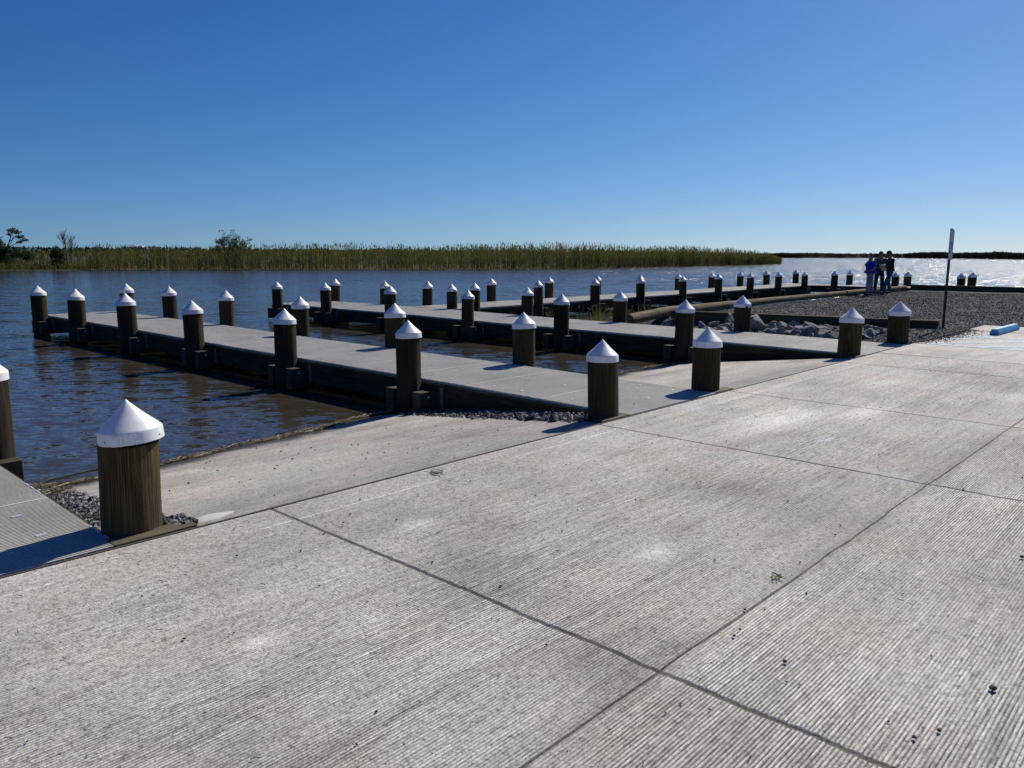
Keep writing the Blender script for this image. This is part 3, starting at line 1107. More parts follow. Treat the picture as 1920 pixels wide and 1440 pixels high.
def log(name, pts, rads, label, mat, group=None):
    mb = MB()
    v0 = Vector(pts[0])
    P_ = []
    Rr = []
    for i in range(len(pts) - 1):
        a, b = Vector(pts[i]), Vector(pts[i + 1])
        for k in range(6):
            t = k / 6
            P_.append(tuple(a.lerp(b, t) - v0))
            Rr.append((rads[i] * (1 - t) + rads[i + 1] * t) * (1 + rnd.uniform(-.03, .03)))
    P_.append(tuple(Vector(pts[-1]) - v0))
    Rr.append(rads[-1])
    mb.tube(P_, Rr, 14)
    o = mb.build(name, mat, smooth=False)
    o.location = v0
    autosmooth(o, 50)
    tag(o, label, 'log', group)
    return o


log('log', [(10.35, 6.5, .06), (12.5, 6.72, .14), (19, 7.1, .12)], [.13, .13, .11], 'pale round log with a splintered end, beside the rocks', M['log'], 'round logs edging the gravel lot')
log('log', [(18.9, 7.12, .12), (26, 7.22, .12)], [.11, .10], 'middle round log of the line edging the gravel lot', M['log'], 'round logs edging the gravel lot')
log('log', [(26.1, 7.22, .12), (33.4, 7.25, .12)], [.11, .10], 'farthest round log, lying behind the feet of the three people', M['log'], 'round logs edging the gravel lot')


def beam(name, a, b, w, h, z0, label, mat):
    a, b = Vector((*a, z0)), Vector((*b, z0))
    L = (b - a).length
    mb = MB()
    n_ = 8
    for i in range(1):
        mb.box(0, L, -w / 2, w / 2, 0, h)
    o = bevel(mb.build(name, mat), .018, 3)
    o.location = a
    o.rotation_euler = (0, 0, math.atan2((b - a).y, (b - a).x))
    tag(o, label, 'timber', 'squared timbers edging the gravel lot')


beam('edging_timber', (12.05, 6.35), (13.25, .45), .22, .20, .0, 'dark squared timber between the gravel lot and the riprap rocks', M['rail'])
beam('edging_timber', (33.45, 7.0), (33.45, .6), .22, .26, .0, 'dark squared timber along the waterfront walkway, end nearest the people', M['rail'])
beam('edging_timber', (33.45, .55), (33.45, -12), .22, .26, .0, 'dark squared timber along the waterfront walkway, running out at right', M['rail'])

# ------------------------------------------------------------------ parking bay
M['bluepaint'] = newmat('pale_blue_road_paint', (.30, .52, .66), .7)
g = NG(M['bluepaint'])
g.color(g.ramp(g.noise(g.coord(), 14, 5, .7), [(.30, (.36, .39, .40)), (.42, (.30, .50, .62)), (.7, (.36, .60, .74))]))
mb = MB()


def line(a, b, w=.10):
    a, b = Vector((*a, .004)), Vector((*b, .004))
    d = (b - a).normalized()
    n_ = Vector((-d.y, d.x, 0)) * w / 2
    mb.add([tuple(a - n_), tuple(b - n_), tuple(b + n_), tuple(a + n_)], [(0, 1, 2, 3)])


line((10.13, -.22), (10.13, -6.5))
line((12.17, -.14), (12.17, -6.5))
line((11.28, -.16), (12.12, -.88), .09)
line((10.36, -.30), (12.12, -1.82), .09)
for k in range(5):
    y = -1.04 - k * .96
    line((10.18, y), (12.12, y - 1.66), .09)
line((15.0, -.6), (15.0, -6.5))
o = mb.build('painted_hatching', M['bluepaint'])
o['kind'] = 'structure'

m = M['bluestop'] = newmat('blue_painted_concrete', (.13, .42, .68), .55)
g = NG(m)
g.color(g.ramp(g.noise(g.coord(True), 12, 5), [(.3, (.03, .19, .42)), (.7, (.05, .26, .52))]))
mb = MB()
sec = [(-.085, 0), (-.085, .055), (-.045, .125), (.045, .125), (.085, .055), (.085, 0)]
Lw = 1.75
v = []
for x, k in ((0, 1.0), (.02, 1.0), (Lw - .02, 1.0), (Lw, 1.0)):
    ins = 0 if 0 < x < Lw else .01
    for yy, zz in sec:
        v.append((x, yy * (1 - ins * 3), max(zz - ins, 0) if zz else 0))
ns = len(sec)
f = []
for i in range(3):
    for k in range(ns):
        k2 = (k + 1) % ns
        f.append((i * ns + k, i * ns + k2, (i + 1) * ns + k2, (i + 1) * ns + k))
f += [tuple(range(ns))[::-1], tuple(3 * ns + k for k in range(ns))]
mb.add(v, f)
ws = bevel(mb.build('wheel_stop', M['bluestop']), .008)
ws.location = (12.72, -.72, .004)
ws.rotation_euler = (0, 0, R(-1))
tag(ws, 'light blue concrete wheel stop at the end of the parking bay', 'wheel stop')

# ------------------------------------------------------------------ sign
M['post'] = newmat('dark_steel_post', (.025, .03, .028), .6, .4)
M['signwhite'] = newmat('white_sign_face', (.30, .34, .33), .5)
M['signgreen'] = newmat('green_sign_print', (.03, .16, .09), .5)
M['signblue'] = newmat('blue_sign_print', (.03, .12, .42), .5)
root = tag(empty('parking_sign', (13.5, .42, 0)), 'dark steel post with tall white parking sign and small plate, seen almost edge-on', 'sign')
mb = MB()
# U-channel section
for x0, x1, y0, y1 in ((-.030, .030, .018, .022), (-.030, -.026, -.012, .018), (.026, .030, -.012, .018), (-.044, -.030, -.014, -.010), (.030, .044, -.014, -.010)):
    mb.box(x0, x1, y0, y1, -.3, 2.16)
mb.build('post', M['post'], root)


def plate(z0, z1, w, name):
    mb = MB()
    mb.box(-w / 2, w / 2, -.020, -.0165, z0, z1)
    o = mb.build(name, M['signwhite'], root)
    bm = bmesh.new()
    bm.from_mesh(o.data)
    es = [e for e in bm.edges if abs(e.verts[0].co.y - e.verts[1].co.y) > .001]
    bmesh.ops.bevel(bm, geom=es, offset=.03 if z1 - z0 > .3 else .015, segments=5, affect='EDGES')
    bm.to_mesh(o.data)
    bm.free()
    return o


pA = plate(1.66, 2.14, .305, 'sign_panel')
pB = plate(1.49, 1.64, .305, 'small_plate')
mb = MB()
yb = -.0215
for x0, x1, z0, z1 in ((-.135, .135, 2.112, 2.118), (-.135, .135, 1.682, 1.688), (-.135, -.129, 1.688, 2.112), (.129, .135, 1.688, 2.112)):
    mb.box(x0, x1, yb, -.0203, z0, z1)
mb.build('border', M['signgreen'], pA)
mb = MB()
mb.box(-.08, .08, yb, -.0203, 1.72, 1.88)
mb.build('symbol_square', M['signblue'], pA)
mb = MB()       # white access symbol: head, back, seat, leg, wheel ring
yw = -.0232
for k in range(14):
    t = R(40) - k * R(20)
    mb.box(-.012 + .040 * math.cos(t) - .006, -.012 + .040 * math.cos(t) + .006, yw, -.0217, 1.778 + .040 * math.sin(t) - .006, 1.778 + .040 * math.sin(t) + .006)
mb.box(-.018, -.006, yw, -.0217, 1.79, 1.842)
mb.box(-.006, .034, yw, -.0217, 1.79, 1.801)
mb.box(.030, .041, yw, -.0217, 1.745, 1.790)
mb.box(-.022, -.002, yw, -.0217, 1.85, 1.868)
mb.build('symbol', M['signwhite'], pA)
mb = MB()
for z in (2.07, 1.69, 1.60, 1.52):
    mb.tube([(0, -.016, z), (0, -.026, z)], .008, 8)
mb.build('bolts', M['clip'], root)

# ------------------------------------------------------------------ vegetation
m = M['reed'] = newmat('green_reed', (.06, .09, .02), .75, spec=.2)
g = NG(m)
ri = g.n('ShaderNodeNewGeometry').outputs['Random Per Island']
p = g.coord()
zc = g.n('ShaderNodeSeparateXYZ', {'Vector': p}).outputs['Z']
c = g.ramp(ri, [(0, (.024, .036, .009)), (.35, (.062, .078, .018)), (.7, (.125, .135, .034)), (.88, (.15, .135, .055)), (1, (.21, .18, .09))])
big = g.noise(p, .16, 5, .65)
dk = g.noise(g.mapping(p, (1, 1, .25)), .55, 4, .6)
c = g.mix(1, c, g.ramp(dk, [(.35, (.45, .50, .45)), (.55, (1, 1, 1)), (.7, (1.25, 1.25, 1.15))]), 'MULTIPLY')
c = g.mix(g.ramp(big, [(.42, (0, 0, 0)), (.62, (.6, .6, .6))]), c, (.10, .075, .032))
g.color(c)
tr = g.n('ShaderNodeBsdfTranslucent', {'Color': g.mix(1, c, (1.3, 1.35, .9), 'MULTIPLY')})
mx = g.n('ShaderNodeMixShader', {0: .38, 1: g.b.outputs[0], 2: tr.outputs[0]})
g.link(mx.outputs[0], g.t.nodes['Material Output'].inputs['Surface'])


def leafmat(name, a, b, c_=None, tl=.25):
    m = newmat(name, a, .7, spec=.2)
    g = NG(m)
    ri = g.n('ShaderNodeNewGeometry').outputs['Random Per Island']
    c = g.ramp(ri, [(0, a), (1, b)])
    g.color(c)
    tr = g.n('ShaderNodeBsdfTranslucent', {'Color': c})
    mx = g.n('ShaderNodeMixShader', {0: tl, 1: g.b.outputs[0], 2: tr.outputs[0]})
    g.link(mx.outputs[0], g.t.nodes['Material Output'].inputs['Surface'])
    return m


M['leaf_dark'] = leafmat('dark_leaves', (.018, .028, .012), (.06, .08, .03))
M['leaf_mid'] = leafmat('olive_leaves', (.04, .055, .02), (.12, .13, .05))
M['leaf_far'] = leafmat('distant_foliage', (.022, .026, .012), (.065, .062, .03), tl=.15)
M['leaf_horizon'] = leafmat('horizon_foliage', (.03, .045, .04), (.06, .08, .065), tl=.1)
M['bark'] = newmat('grey_bark', (.14, .12, .10), .9)
M['bark_dark'] = newmat('dark_bark', (.04, .035, .03), .9)

front = np.array([(-60, 196), (-20, 158), (8, 128), (23.6, 112.5), (38, 99.4), (53.5, 86), (69, 72), (81, 67.6), (95, 66.6), (117, 67), (132, 67.2), (146, 68.2), (162, 72), (178, 79)])
seglen = np.hypot(*np.diff(front, axis=0).T)
cum = np.concatenate([[0], np.cumsum(seglen)])
camxy = np.array(CAM[:2])


def on_front(s):
    return np.stack([np.interp(s, cum, front[:, 0]), np.interp(s, cum, front[:, 1])], -1)


def back_dir(P_):
    d = P_ - camxy
    return d / np.linalg.norm(d, axis=1)[:, None]


def blades(name, P_, Hh, mat, wid=.05, nleaf=5, lean=.12, plume=True):
    """reeds / grass: per plant one stem strip, some leaves, a plume"""
    n = len(P_)
    az = rng.uniform(0, 6.28, n)
    lx_ = rng.normal(0, lean, n) * Hh
    ly_ = rng.normal(0, lean, n) * Hh
    V = []
    F3 = []
    F4 = []
    base = 0
    top = P_ + np.stack([lx_, ly_, Hh], -1)

    def perp(a, w):
        return np.stack([np.cos(a) * w, np.sin(a) * w, np.zeros(n)], -1)
    w = perp(az, wid * .35 * np.ones(n))
    mid = P_ * .5 + top * .5 - np.stack([lx_, ly_, 0 * Hh], -1) * .15
    V += [P_ - w, P_ + w, mid + w, mid - w, top + w * .3, top - w * .3]
    q = np.arange(n)
    N = n
    F4.append(np.stack([q, q + N, q + 2 * N, q + 3 * N], -1))
    F4.append(np.stack([q + 3 * N, q + 2 * N, q + 4 * N, q + 5 * N], -1))
    base = 6 * N
    for k in range(nleaf):
        t = rng.uniform(.25, .97, n)[:, None]
        a0 = P_ * (1 - t) + top * t
        a = rng.uniform(0, 6.28, n)
        L = rng.uniform(.12, .26, n) * np.clip(Hh, .8, 3.5)
        tipp = a0 + np.stack([np.cos(a) * L * .75, np.sin(a) * L * .75, L * rng.uniform(.1, .9, n)], -1)
        b = perp(a + 1.57, wid * .6 * np.ones(n))
        V += [a0 - b, a0 + b, tipp]
        F3.append(np.stack([base + q, base + N + q, base + 2 * N + q], -1))
        base += 3 * N
    if plume:
        L = rng.uniform(.25, .5, n)
        a = rng.uniform(0, 6.28, n)
        b = perp(a, wid * 1.1 * rng.uniform(.3, 1.1, n))
        t2 = top + np.stack([rng.normal(0, .08, n), rng.normal(0, .08, n), L], -1)
        m2 = top * .6 + t2 * .4
        V += [top - np.array([0, 0, .1]), m2 - b, t2, m2 + b]
        F4.append(np.stack([base + q, base + N + q, base + 2 * N + q, base + 3 * N + q], -1))
        base += 4 * N
    return mesh_np(name, np.concatenate(V), [np.concatenate(F3), np.concatenate(F4)] if F3 else [np.concatenate(F4)], mat)


def reed_points(n, dmin, dmax, power=1.6):
    s = rng.uniform(0, cum[-1], n)
    P0 = on_front(s)
    off = dmin + (dmax - dmin) * rng.random(n) ** power
    P_ = P0 + back_dir(P0) * off[:, None]
    return s, P_, off


def reed_h(s, P_):
    # 3 m reeds, taller towards the middle, tapering at the right tip
    h = np.interp(s, [0, 70, 110, 150, 185, 215, 240, 262, cum[-1] - 10, cum[-1]], [2.2, 2.3, 2.45, 2.65, 3.0, 3.2, 3.0, 2.5, 1.4, .6])
    h = h * np.interp(P_[:, 0], [100, 125, 150, 180], [1, .92, .70, .4])
    h = h * (.76 + .26 * vnoise(P_[:, 0] * .12, P_[:, 1] * .12, 61) + .14 * vnoise(P_[:, 0] * .45, P_[:, 1] * .45, 63) + .16 * vnoise(P_[:, 0] * 1.3, P_[:, 1] * 1.3, 62))
    return h


s, P_, off = reed_points(15000, .6, 12, 1.3)
h = reed_h(s, P_)
left = smoothstep(125, 75, s)          # on the left a belt of low grass stands before the reeds
keepr = (rng.random(len(s)) > left * (off < 4) * .85) & ~((s < cum[3] + 11) & (off < 11))
s, P_, off, h = s[keepr], P_[keepr], off[keepr], h[keepr]
h = h * rng.uniform(.62, 1.10, len(h))
o = blades('reeds', np.concatenate([P_, np.full((len(P_), 1), -.40)], 1), h, M['reed'], .055, 6, .045)
o['kind'] = 'stuff'
s, P_, off = reed_points(9000, 12, 70, 1.4)
h = reed_h(s, P_) * rng.uniform(.8, 1.0, len(s)) * .95
o = blades('reeds_behind', np.concatenate([P_, np.full((len(P_), 1), -.40)], 1), h, M['reed'], .12, 5, .05)
o['kind'] = 'stuff'
s, P_, off = reed_points(9000, .1, 5, 1.0)
kk = rng.random(len(s)) < (.22 + .78 * smoothstep(150, 95, s))
s, P_, off = s[kk], P_[kk], off[kk]
n = 2600
s2 = rng.uniform(cum[2], cum[3] + 12, n)
P2 = on_front(s2)
off2 = rng.uniform(3, 11, n)
P2 = P2 + back_dir(P2) * off2[:, None]
s, P_, off = np.concatenate([s, s2]), np.concatenate([P_, P2]), np.concatenate([off, off2])
o = blades('marsh_grass', np.concatenate([P_, np.full((len(P_), 1), -.42)], 1), rng.uniform(.4, 1.25, len(s)), M['reed'], .06, 5, .22, False)
o['kind'] = 'stuff'
# land the reeds grow on
fr = on_front(np.linspace(0, cum[-1], 120))
fr = fr + back_dir(fr) * (rng.random((120, 1)) * .8)
bk = fr + back_dir(fr) * 75
V = np.concatenate([np.c_[fr, np.full(120, -.60)], np.c_[fr + back_dir(fr) * .5, np.full(120, -.34)], np.c_[bk, np.full(120, -.30)]])
q = np.arange(119)
o = mesh_np('marsh', V, np.concatenate([np.stack([q, q + 1, q + 121, q + 120], -1), np.stack([q + 120, q + 121, q + 241, q + 240], -1)]), M['mud'])
o['kind'] = 'structure'


def clumps(name, P_, W, Hh, mat, nq=7):
    """distant foliage: leafy facets of about the size a far clump shows"""
    n = len(P_)
    V = []
    N = n * nq
    PP = np.repeat(P_, nq, 0)
    WW = np.repeat(W, nq)
    HH = np.repeat(Hh, nq)
    c0 = PP + np.stack([rng.normal(0, .35, N) * WW, rng.normal(0, .35, N) * WW, rng.random(N) ** .8 * HH], -1)
    sz = WW * rng.uniform(.25, .6, N)
    a = rng.uniform(0, 6.28, N)
    e1 = np.stack([np.cos(a) * sz, np.sin(a) * sz, rng.normal(0, .4, N) * sz], -1)
    e2 = np.stack([-np.sin(a) * sz * .4, np.cos(a) * sz * .4, rng.uniform(.5, 1.1, N) * sz], -1)
    V = np.concatenate([c0 - e1 * .5, c0 + e1 * .5, c0 + e2])
    q = np.arange(N)
    return mesh_np(name, V, np.stack([q, q + N, q + 2 * N], -1), mat)


# far shore at right, 350 to 500 m away
fs = np.array([(560, 330), (540, 270), (487, 207), (493, 146), (430, 95), (389, 67), (365, 20), (350, -60), (330, -160)])
fl = np.concatenate([[0], np.cumsum(np.hypot(*np.diff(fs, axis=0).T))])
n = 16000
s = rng.uniform(0, fl[-1], n)
P2 = np.stack([np.interp(s, fl, fs[:, 0]), np.interp(s, fl, fs[:, 1])], -1)
P2 = P2 + back_dir(P2) * (rng.random((n, 1)) * 14)
hh = 1.9 + 1.1 * vnoise(P2[:, 0] * .06, P2[:, 1] * .06, 5) + .5 * rng.random(n)
o = clumps('far_shore_reeds', np.c_[P2, np.full(n, -.4)], rng.uniform(.8, 1.6, n), hh, M['leaf_far'], 6)
o['kind'] = 'stuff'
a_ = np.c_[fs, np.full(len(fs), -.5)]
b_ = np.c_[fs + back_dir(fs) * 60, np.full(len(fs), -.2)]
q = np.arange(len(fs) - 1)
o = mesh_np('far_shore', np.concatenate([a_, b_]), np.stack([q, q + 1, q + 1 + len(fs), q + len(fs)], -1), M['mud'])
o['kind'] = 'structure'
# wooded horizon at left, about 850 m away
n = 5000
ang = rng.uniform(R(-52), R(14), n)          # angle right of the camera axis
dd_ = rng.uniform(840, 900, n)
hd = R(46.8)
P2 = np.stack([CAM[0] + np.sin(hd + ang) * dd_, CAM[1] + np.cos(hd + ang) * dd_], -1)
hh = (6.2 + 2.4 * vnoise(ang * 60, ang * 0, 9) + 1.2 * vnoise(ang * 260, ang * 0, 19)) * np.interp(ang, [R(-30), R(-18), R(0), R(14)], [1.0, .95, .7, .5])
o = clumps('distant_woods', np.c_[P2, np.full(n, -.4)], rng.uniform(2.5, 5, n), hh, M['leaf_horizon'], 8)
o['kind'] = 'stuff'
a0 = np.linspace(R(-55), R(16), 30)
V = np.concatenate([np.stack([CAM[0] + np.sin(hd + a0) * r_, CAM[1] + np.cos(hd + a0) * r_, np.full(30, -.3)], -1) for r_ in (150, 1000)])
V[:30, 0:2] = CAM[:2] + (V[:30, 0:2] - CAM[:2]) * 1.25
q = np.arange(29)
o = mesh_np('far_marsh', V, np.stack([q, q + 1, q + 31, q + 30], -1), M['marsh'])
o['kind'] = 'structure'

# --- single trees and bushes behind the reeds
RIGHT = np.array([math.cos(hd), -math.sin(hd)])
DEEP = np.array([math.sin(hd), math.cos(hd)])


def leaf_blob(lst, n, size):
    """lst: ellipsoids (lx, ly, z, rx, ry, rz) in a local frame; returns leaf triangles"""
    V = []
    vol = np.array([e[3] * e[5] for e in lst])
    cnt = (n * vol / vol.sum()).astype(int)
    for e, k in zip(lst, cnt):
        d = rng.normal(0, 1, (k, 3))
        d /= np.linalg.norm(d, axis=1)[:, None]
        r_ = rng.random(k) ** .45
        V.append(np.array(e[:3]) + d * r_[:, None] * np.array(e[3:6]))
    c0 = np.concatenate(V)
    N = len(c0)
    e1 = rng.normal(0, 1, (N, 3)) * size
    e2 = rng.normal(0, 1, (N, 3)) * size
    return np.concatenate([c0 - e1 * .5, c0 + e1 * .5, c0 + e2]), N


def grow(mb, p, d, L, r_, depth, spread=.55, up=.15, tips=None, kids=3):
    q = p + d * L
    midp = p + d * L * .5 + Vector((rnd.gauss(0, 1), rnd.gauss(0, 1), rnd.gauss(0, .5))) * L * .05
    mb.tube([p, midp, q], [r_, r_ * .85, r_ * .65], 5 if depth > 1 else 4, caps=False)
    if depth == 0:
        if tips is not None:
            tips.append(tuple(q))
        return
    for k in range(kids):
        nd = (d + Vector((rnd.gauss(0, spread), rnd.gauss(0, spread), rnd.gauss(up, spread * .5)))).normalized()
        base = q if k < 2 else midp
        grow(mb, base, nd, L * rnd.uniform(.55, .8), r_ * .6, depth - 1, spread, up, tips, kids)


def tree(name, loc, label, cat, blobs, nleaf, lsize, lmat, trunks, bark, group=None):
    root = empty(name, (*loc, -.3), -hd)       # local X = picture right, local Y = away from the camera
    tag(root, label, cat, group)
    mb = MB()
    for (p0, d0, L, r_, depth, spread) in trunks:
        grow(mb, Vector(p0), Vector(d0).normalized(), L, r_, depth, spread)
    mb.build('trunk', bark, root)
    if blobs:
        V, N = leaf_blob(blobs, nleaf, lsize)
        q = np.arange(N)
        mesh_np('crown', V, np.stack([q, q + N, q + 2 * N], -1), lmat, root)
    return root


def at_px(px, dist):
    """ground position at a bearing of the photo and a distance"""
    a = math.atan((px - 960) / 1490)
    return (CAM[0] + math.sin(hd + a) * dist, CAM[1] + math.cos(hd + a) * dist)


k_ = 118 / 1490 / math.cos(math.atan(800 / 1490)) ** .0
loc0 = at_px(3, 128)
bl = [(-1.0, 0, 3.0, 1.7, 1.6, 2.0), (-.4, .3, 1.5, 2.6, 2.0, 1.5), (-1.6, 0, 5.0, 1.4, 1.3, .9), (-.9, .2, 4.2, 1.2, 1.1, .6), (.6, 0, 3.0, 1.0, .9, .6),
      (2.0, .1, 6.2, .9, .7, .35), (2.7, 0, 5.8, .7, .6, .3), (3.3, -.1, 5.1, .75, .6, .28), (3.9, 0, 4.6, .7, .5, .25), (3.0, .1, 4.3, .6, .5, .2), (1.5, 0, 5.5, .5, .5, .2),
      (2.6, 0, 2.4, 1.4, 1.0, .7), (4.2, 0, 2.2, 1.2, 1.0, .8)]
r0 = tree('leafy_tree', loc0, 'dark leafy tree with layered branches at the left picture edge', 'tree', bl, 7600, .14, M['leaf_dark'],
          [((-1.2, 0, 0), (0, 0, 1), 2.4, .2, 3, .5), ((.2, 0, 1.6), (.5, 0, 1), 2.0, .10, 2, .3)], M['bark_dark'])
r0.scale = (.84, .84, .84)
mbx = MB()
mbx.tube([(.2, 0, 2.2), (.9, 0, 3.4), (1.6, 0, 4.6), (2.0, 0, 5.9)], [.12, .09, .06, .04], 6)
mbx.tube([(.6, 0, 3.0), (1.8, 0, 3.8), (3.0, 0, 4.2), (3.8, 0, 4.5)], [.08, .06, .045, .03], 6)
mbx.tube([(1.4, 0, 4.3), (2.4, 0, 5.0), (3.2, 0, 5.0)], [.05, .04, .03], 6)
mbx.build('branches', M['bark_dark'], r0)
rb = tree('dark_bush', at_px(105, 122), 'small dark round bush standing above the reeds beside two bare trees', 'bush',
     [(0, 0, 3.1, 1.0, .8, .8), (.8, 0, 2.5, .9, .7, .7), (-.4, 0, 2.4, .8, .7, .6), (.2, 0, 1.4, 1.6, 1.2, 1.2)], 2300, .13, M['leaf_dark'],
     [((0, 0, 0), (0, 0, 1), 1.6, .09, 2, .5)], M['bark_dark'])
rb.scale = (.72, .72, .80)
for px_, hgt, lab in ((125, .95, 'left one of two leafless grey trees above the reeds'), (133, .88, 'right one of two leafless grey trees above the reeds')):
    rt = empty('bare_tree', (*at_px(px_, 126), -.3), -hd)
    tag(rt, lab, 'tree', 'two leafless trees')
    mb = MB()
    side = -1 if px_ < 128 else 1
    mb.tube([(0, 0, 0), (.02, 0, 1.6), (side * .08, 0, 3.2 * hgt)], [.11, .09, .07], 6)
    for _ in range(7):
        z0 = rnd.uniform(2.2, 3.3) * hgt
        grow(mb, Vector((side * .05, 0, z0)), Vector((side * rnd.uniform(-.15, .6), rnd.uniform(-.4, .4), 1)).normalized(), rnd.uniform(.8, 1.15) * hgt, .045, 3, .28, .1)
    mb.build('trunk', M['bark'], rt)
tips = []
rt = tag(empty('shrub', (*at_px(435, 119), -.3), -hd), 'airy olive shrub rising above the reed bed left of centre', 'shrub')
mb = MB()
for k in range(11):
    a = rnd.uniform(-.75, .75)
    grow(mb, Vector((a * .8, rnd.uniform(-.5, .5), 0)), Vector((a * .55, rnd.uniform(-.3, .3), 1)).normalized(), rnd.uniform(1.5, 2.1), .05, 3, .32, .1, tips)
mb.build('stems', M['bark_dark'], rt)
bl = [(t[0], t[1], min(t[2], 5.2), .26, .26, .24) for t in tips if t[2] < 5.6] + [(.2, 0, 3.9, 1.1, .9, 1.1), (.3, 0, 3.0, 1.8, 1.2, .9)]
V, N = leaf_blob(bl, 5200, .085)
q = np.arange(N)
mesh_np('crown', V, np.stack([q, q + N, q + 2 * N], -1), M['leaf_mid'], rt)

# driftwood on the far bank and a puff of steam on the horizon
rt = MB()
rt.tube([(-.9, 0, .05), (-.5, 0, .5), (0, .1, .75), (.6, .1, .7), (.95, 0, .35)], [.07, .1, .12, .1, .06], 7)
o = rt.build('driftwood', M['log'], smooth=True)
o.location = (*at_px(66, 126), -.35)
o.rotation_euler = (0, 0, -hd)
tag(o, 'arched grey driftwood branch on the low grass at far left', 'driftwood')
M['steam'] = leafmat('white_steam', (.9, .9, .9), (.9, .9, .9), tl=.6)
for px_, s_, dz, lab in ((255.5, .85, 9.2, 'left puff of white steam on the wooded horizon'), (265, 1.0, 9.4, 'right puff of white steam on the wooded horizon')):
    bm = bmesh.new()
    for (a, b, c_, r_) in ((0, 0, 0, 2.2), (1.8, .3, .6, 1.8), (-1.5, .4, 1.2, 1.4), (.6, 0, 2.2, 1.5)):
        bmesh.ops.create_icosphere(bm, subdivisions=2, radius=r_ * s_, matrix=Matrix.Translation((a * s_, b * s_, c_ * s_)))
    for v_ in bm.verts:
        v_.co += Vector((rnd.gauss(0, 1), rnd.gauss(0, 1), rnd.gauss(0, 1))) * .18
    me = bpy.data.meshes.new('steam_puff')
    bm.to_mesh(me)
    bm.free()
    me.materials.append(M['steam'])
    o = bpy.data.objects.new('steam_puff', me)
    C.link(o)
    o.location = (*at_px(px_, 930), dz - .5)
    tag(o, lab, 'steam', 'steam on the horizon')

# grass tufts at the bank by the inner walkway corner
for x, y, n_, lab in ((10.7, 8.9, 30, 'thin green grass tuft between two pilings of the second dock'), (12.0, 8.7, 60, 'green grass tuft at the muddy edge by the round log end, left clump'),
                      (13.3, 8.6, 50, 'green grass tuft at the muddy edge by the round log end, right clump')):
    P3 = np.stack([x + rng.normal(0, .35, n_), y + rng.normal(0, .35, n_), np.full(n_, -.45)], -1)
    o = blades('grass_tuft', P3, rng.uniform(.25, .75, n_), M['reed'], .02, 3, .2, False)
    tag(o, lab, 'grass', 'grass tufts by the walkway')
P3 = np.stack([rng.uniform(10, 14.5, 500), rng.uniform(8.2, 9.6, 500), np.full(500, -.45)], -1)
o = blades('bank_grass', P3, rng.uniform(.08, .28, 500), M['reed'], .03, 3, .3, False)
o['kind'] = 'stuff'

# ------------------------------------------------------------------ washed-up stems, twigs, pebbles
m = M['wrack'] = newmat('dry_reed_wrack', (.3, .25, .15), .85)
g = NG(m)
ri = g.n('ShaderNodeNewGeometry').outputs['Random Per Island']
g.color(g.ramp(ri, [(0, (.02, .016, .01)), (.55, (.10, .075, .04)), (.8, (.30, .25, .15)), (1, (.55, .5, .38))]))


def sticks(name, P_, dirs, L, w, mat):
    n = len(P_)
    d = np.stack([np.cos(dirs), np.sin(dirs), np.zeros(n)], -1)
    e = np.stack([-np.sin(dirs), np.cos(dirs), np.zeros(n)], -1)
    a = P_ - d * L[:, None] / 2
    b = P_ + d * L[:, None] / 2 + np.array([0, 0, .004])
    z = np.array([0, 0, 1.0])
    V = np.concatenate([a - e * w[:, None], a + e * w[:, None], a + z * w[:, None] * 1.4, b - e * w[:, None], b + e * w[:, None], b + z * w[:, None] * 1.4])
    q = np.arange(n)
    F = np.concatenate([np.stack([q + i * n, q + j * n, q + (j + 3) * n, q + (i + 3) * n], -1) for i, j in ((0, 1), (1, 2), (2, 0))])
    return mesh_np(name, V, F, mat)


def wrack(u0, u1, vw, zf, n):
    u = rng.uniform(u0, u1, n)
    wob = .05 * np.sin(u * 3.1) + .03 * np.sin(u * 7.7)
    dens = vnoise(u * 2.2, u * 0, 3)
    v = vw(u) + wob + rng.normal(0, .035, n) * (.4 + dens * 1.5) - .02
    return np.stack([u, v, zf(u, v) + .004 + rng.uniform(0, .012, n)], -1)


W1 = wrack(-3.45, .75, vw1, ramp_z1, 2600)
W2 = wrack(3.1, 7.4, lambda u: 3.42 + 0 * u, ramp_z2, 1500)
W3 = strip(-3.85, -3.38, 2.2, 3.1, 300, lambda a, b: ramp_z2(a, b), .02)
W = np.concatenate([W1, W2, W3])
o = sticks('wrack_line', W, rng.normal(0, .35, len(W)), rng.uniform(.02, .16, len(W)), rng.uniform(.0015, .004, len(W)), M['wrack'])
o['kind'] = 'stuff'
# long dark stems floating at the edge near the big piling
for a, b, lab in (((-4.35, 3.05), (-2.75, 3.45), 'long thin dark reed stem floating left of the large piling'),
                  ((-3.7, 2.75), (-2.9, 3.15), 'short dark reed stem at the waterline beside the large piling')):
    mb = MB()
    mb.tube([(a[0], a[1], WATER_Z + .004), ((a[0] + b[0]) / 2, (a[1] + b[1]) / 2 + .03, WATER_Z + .008), (b[0], b[1], WATER_Z + .004)], .006, 6)
    tag(mb.build('reed_stem', M['bark_dark']), lab, 'reed stem', 'loose reed stems at the water edge')

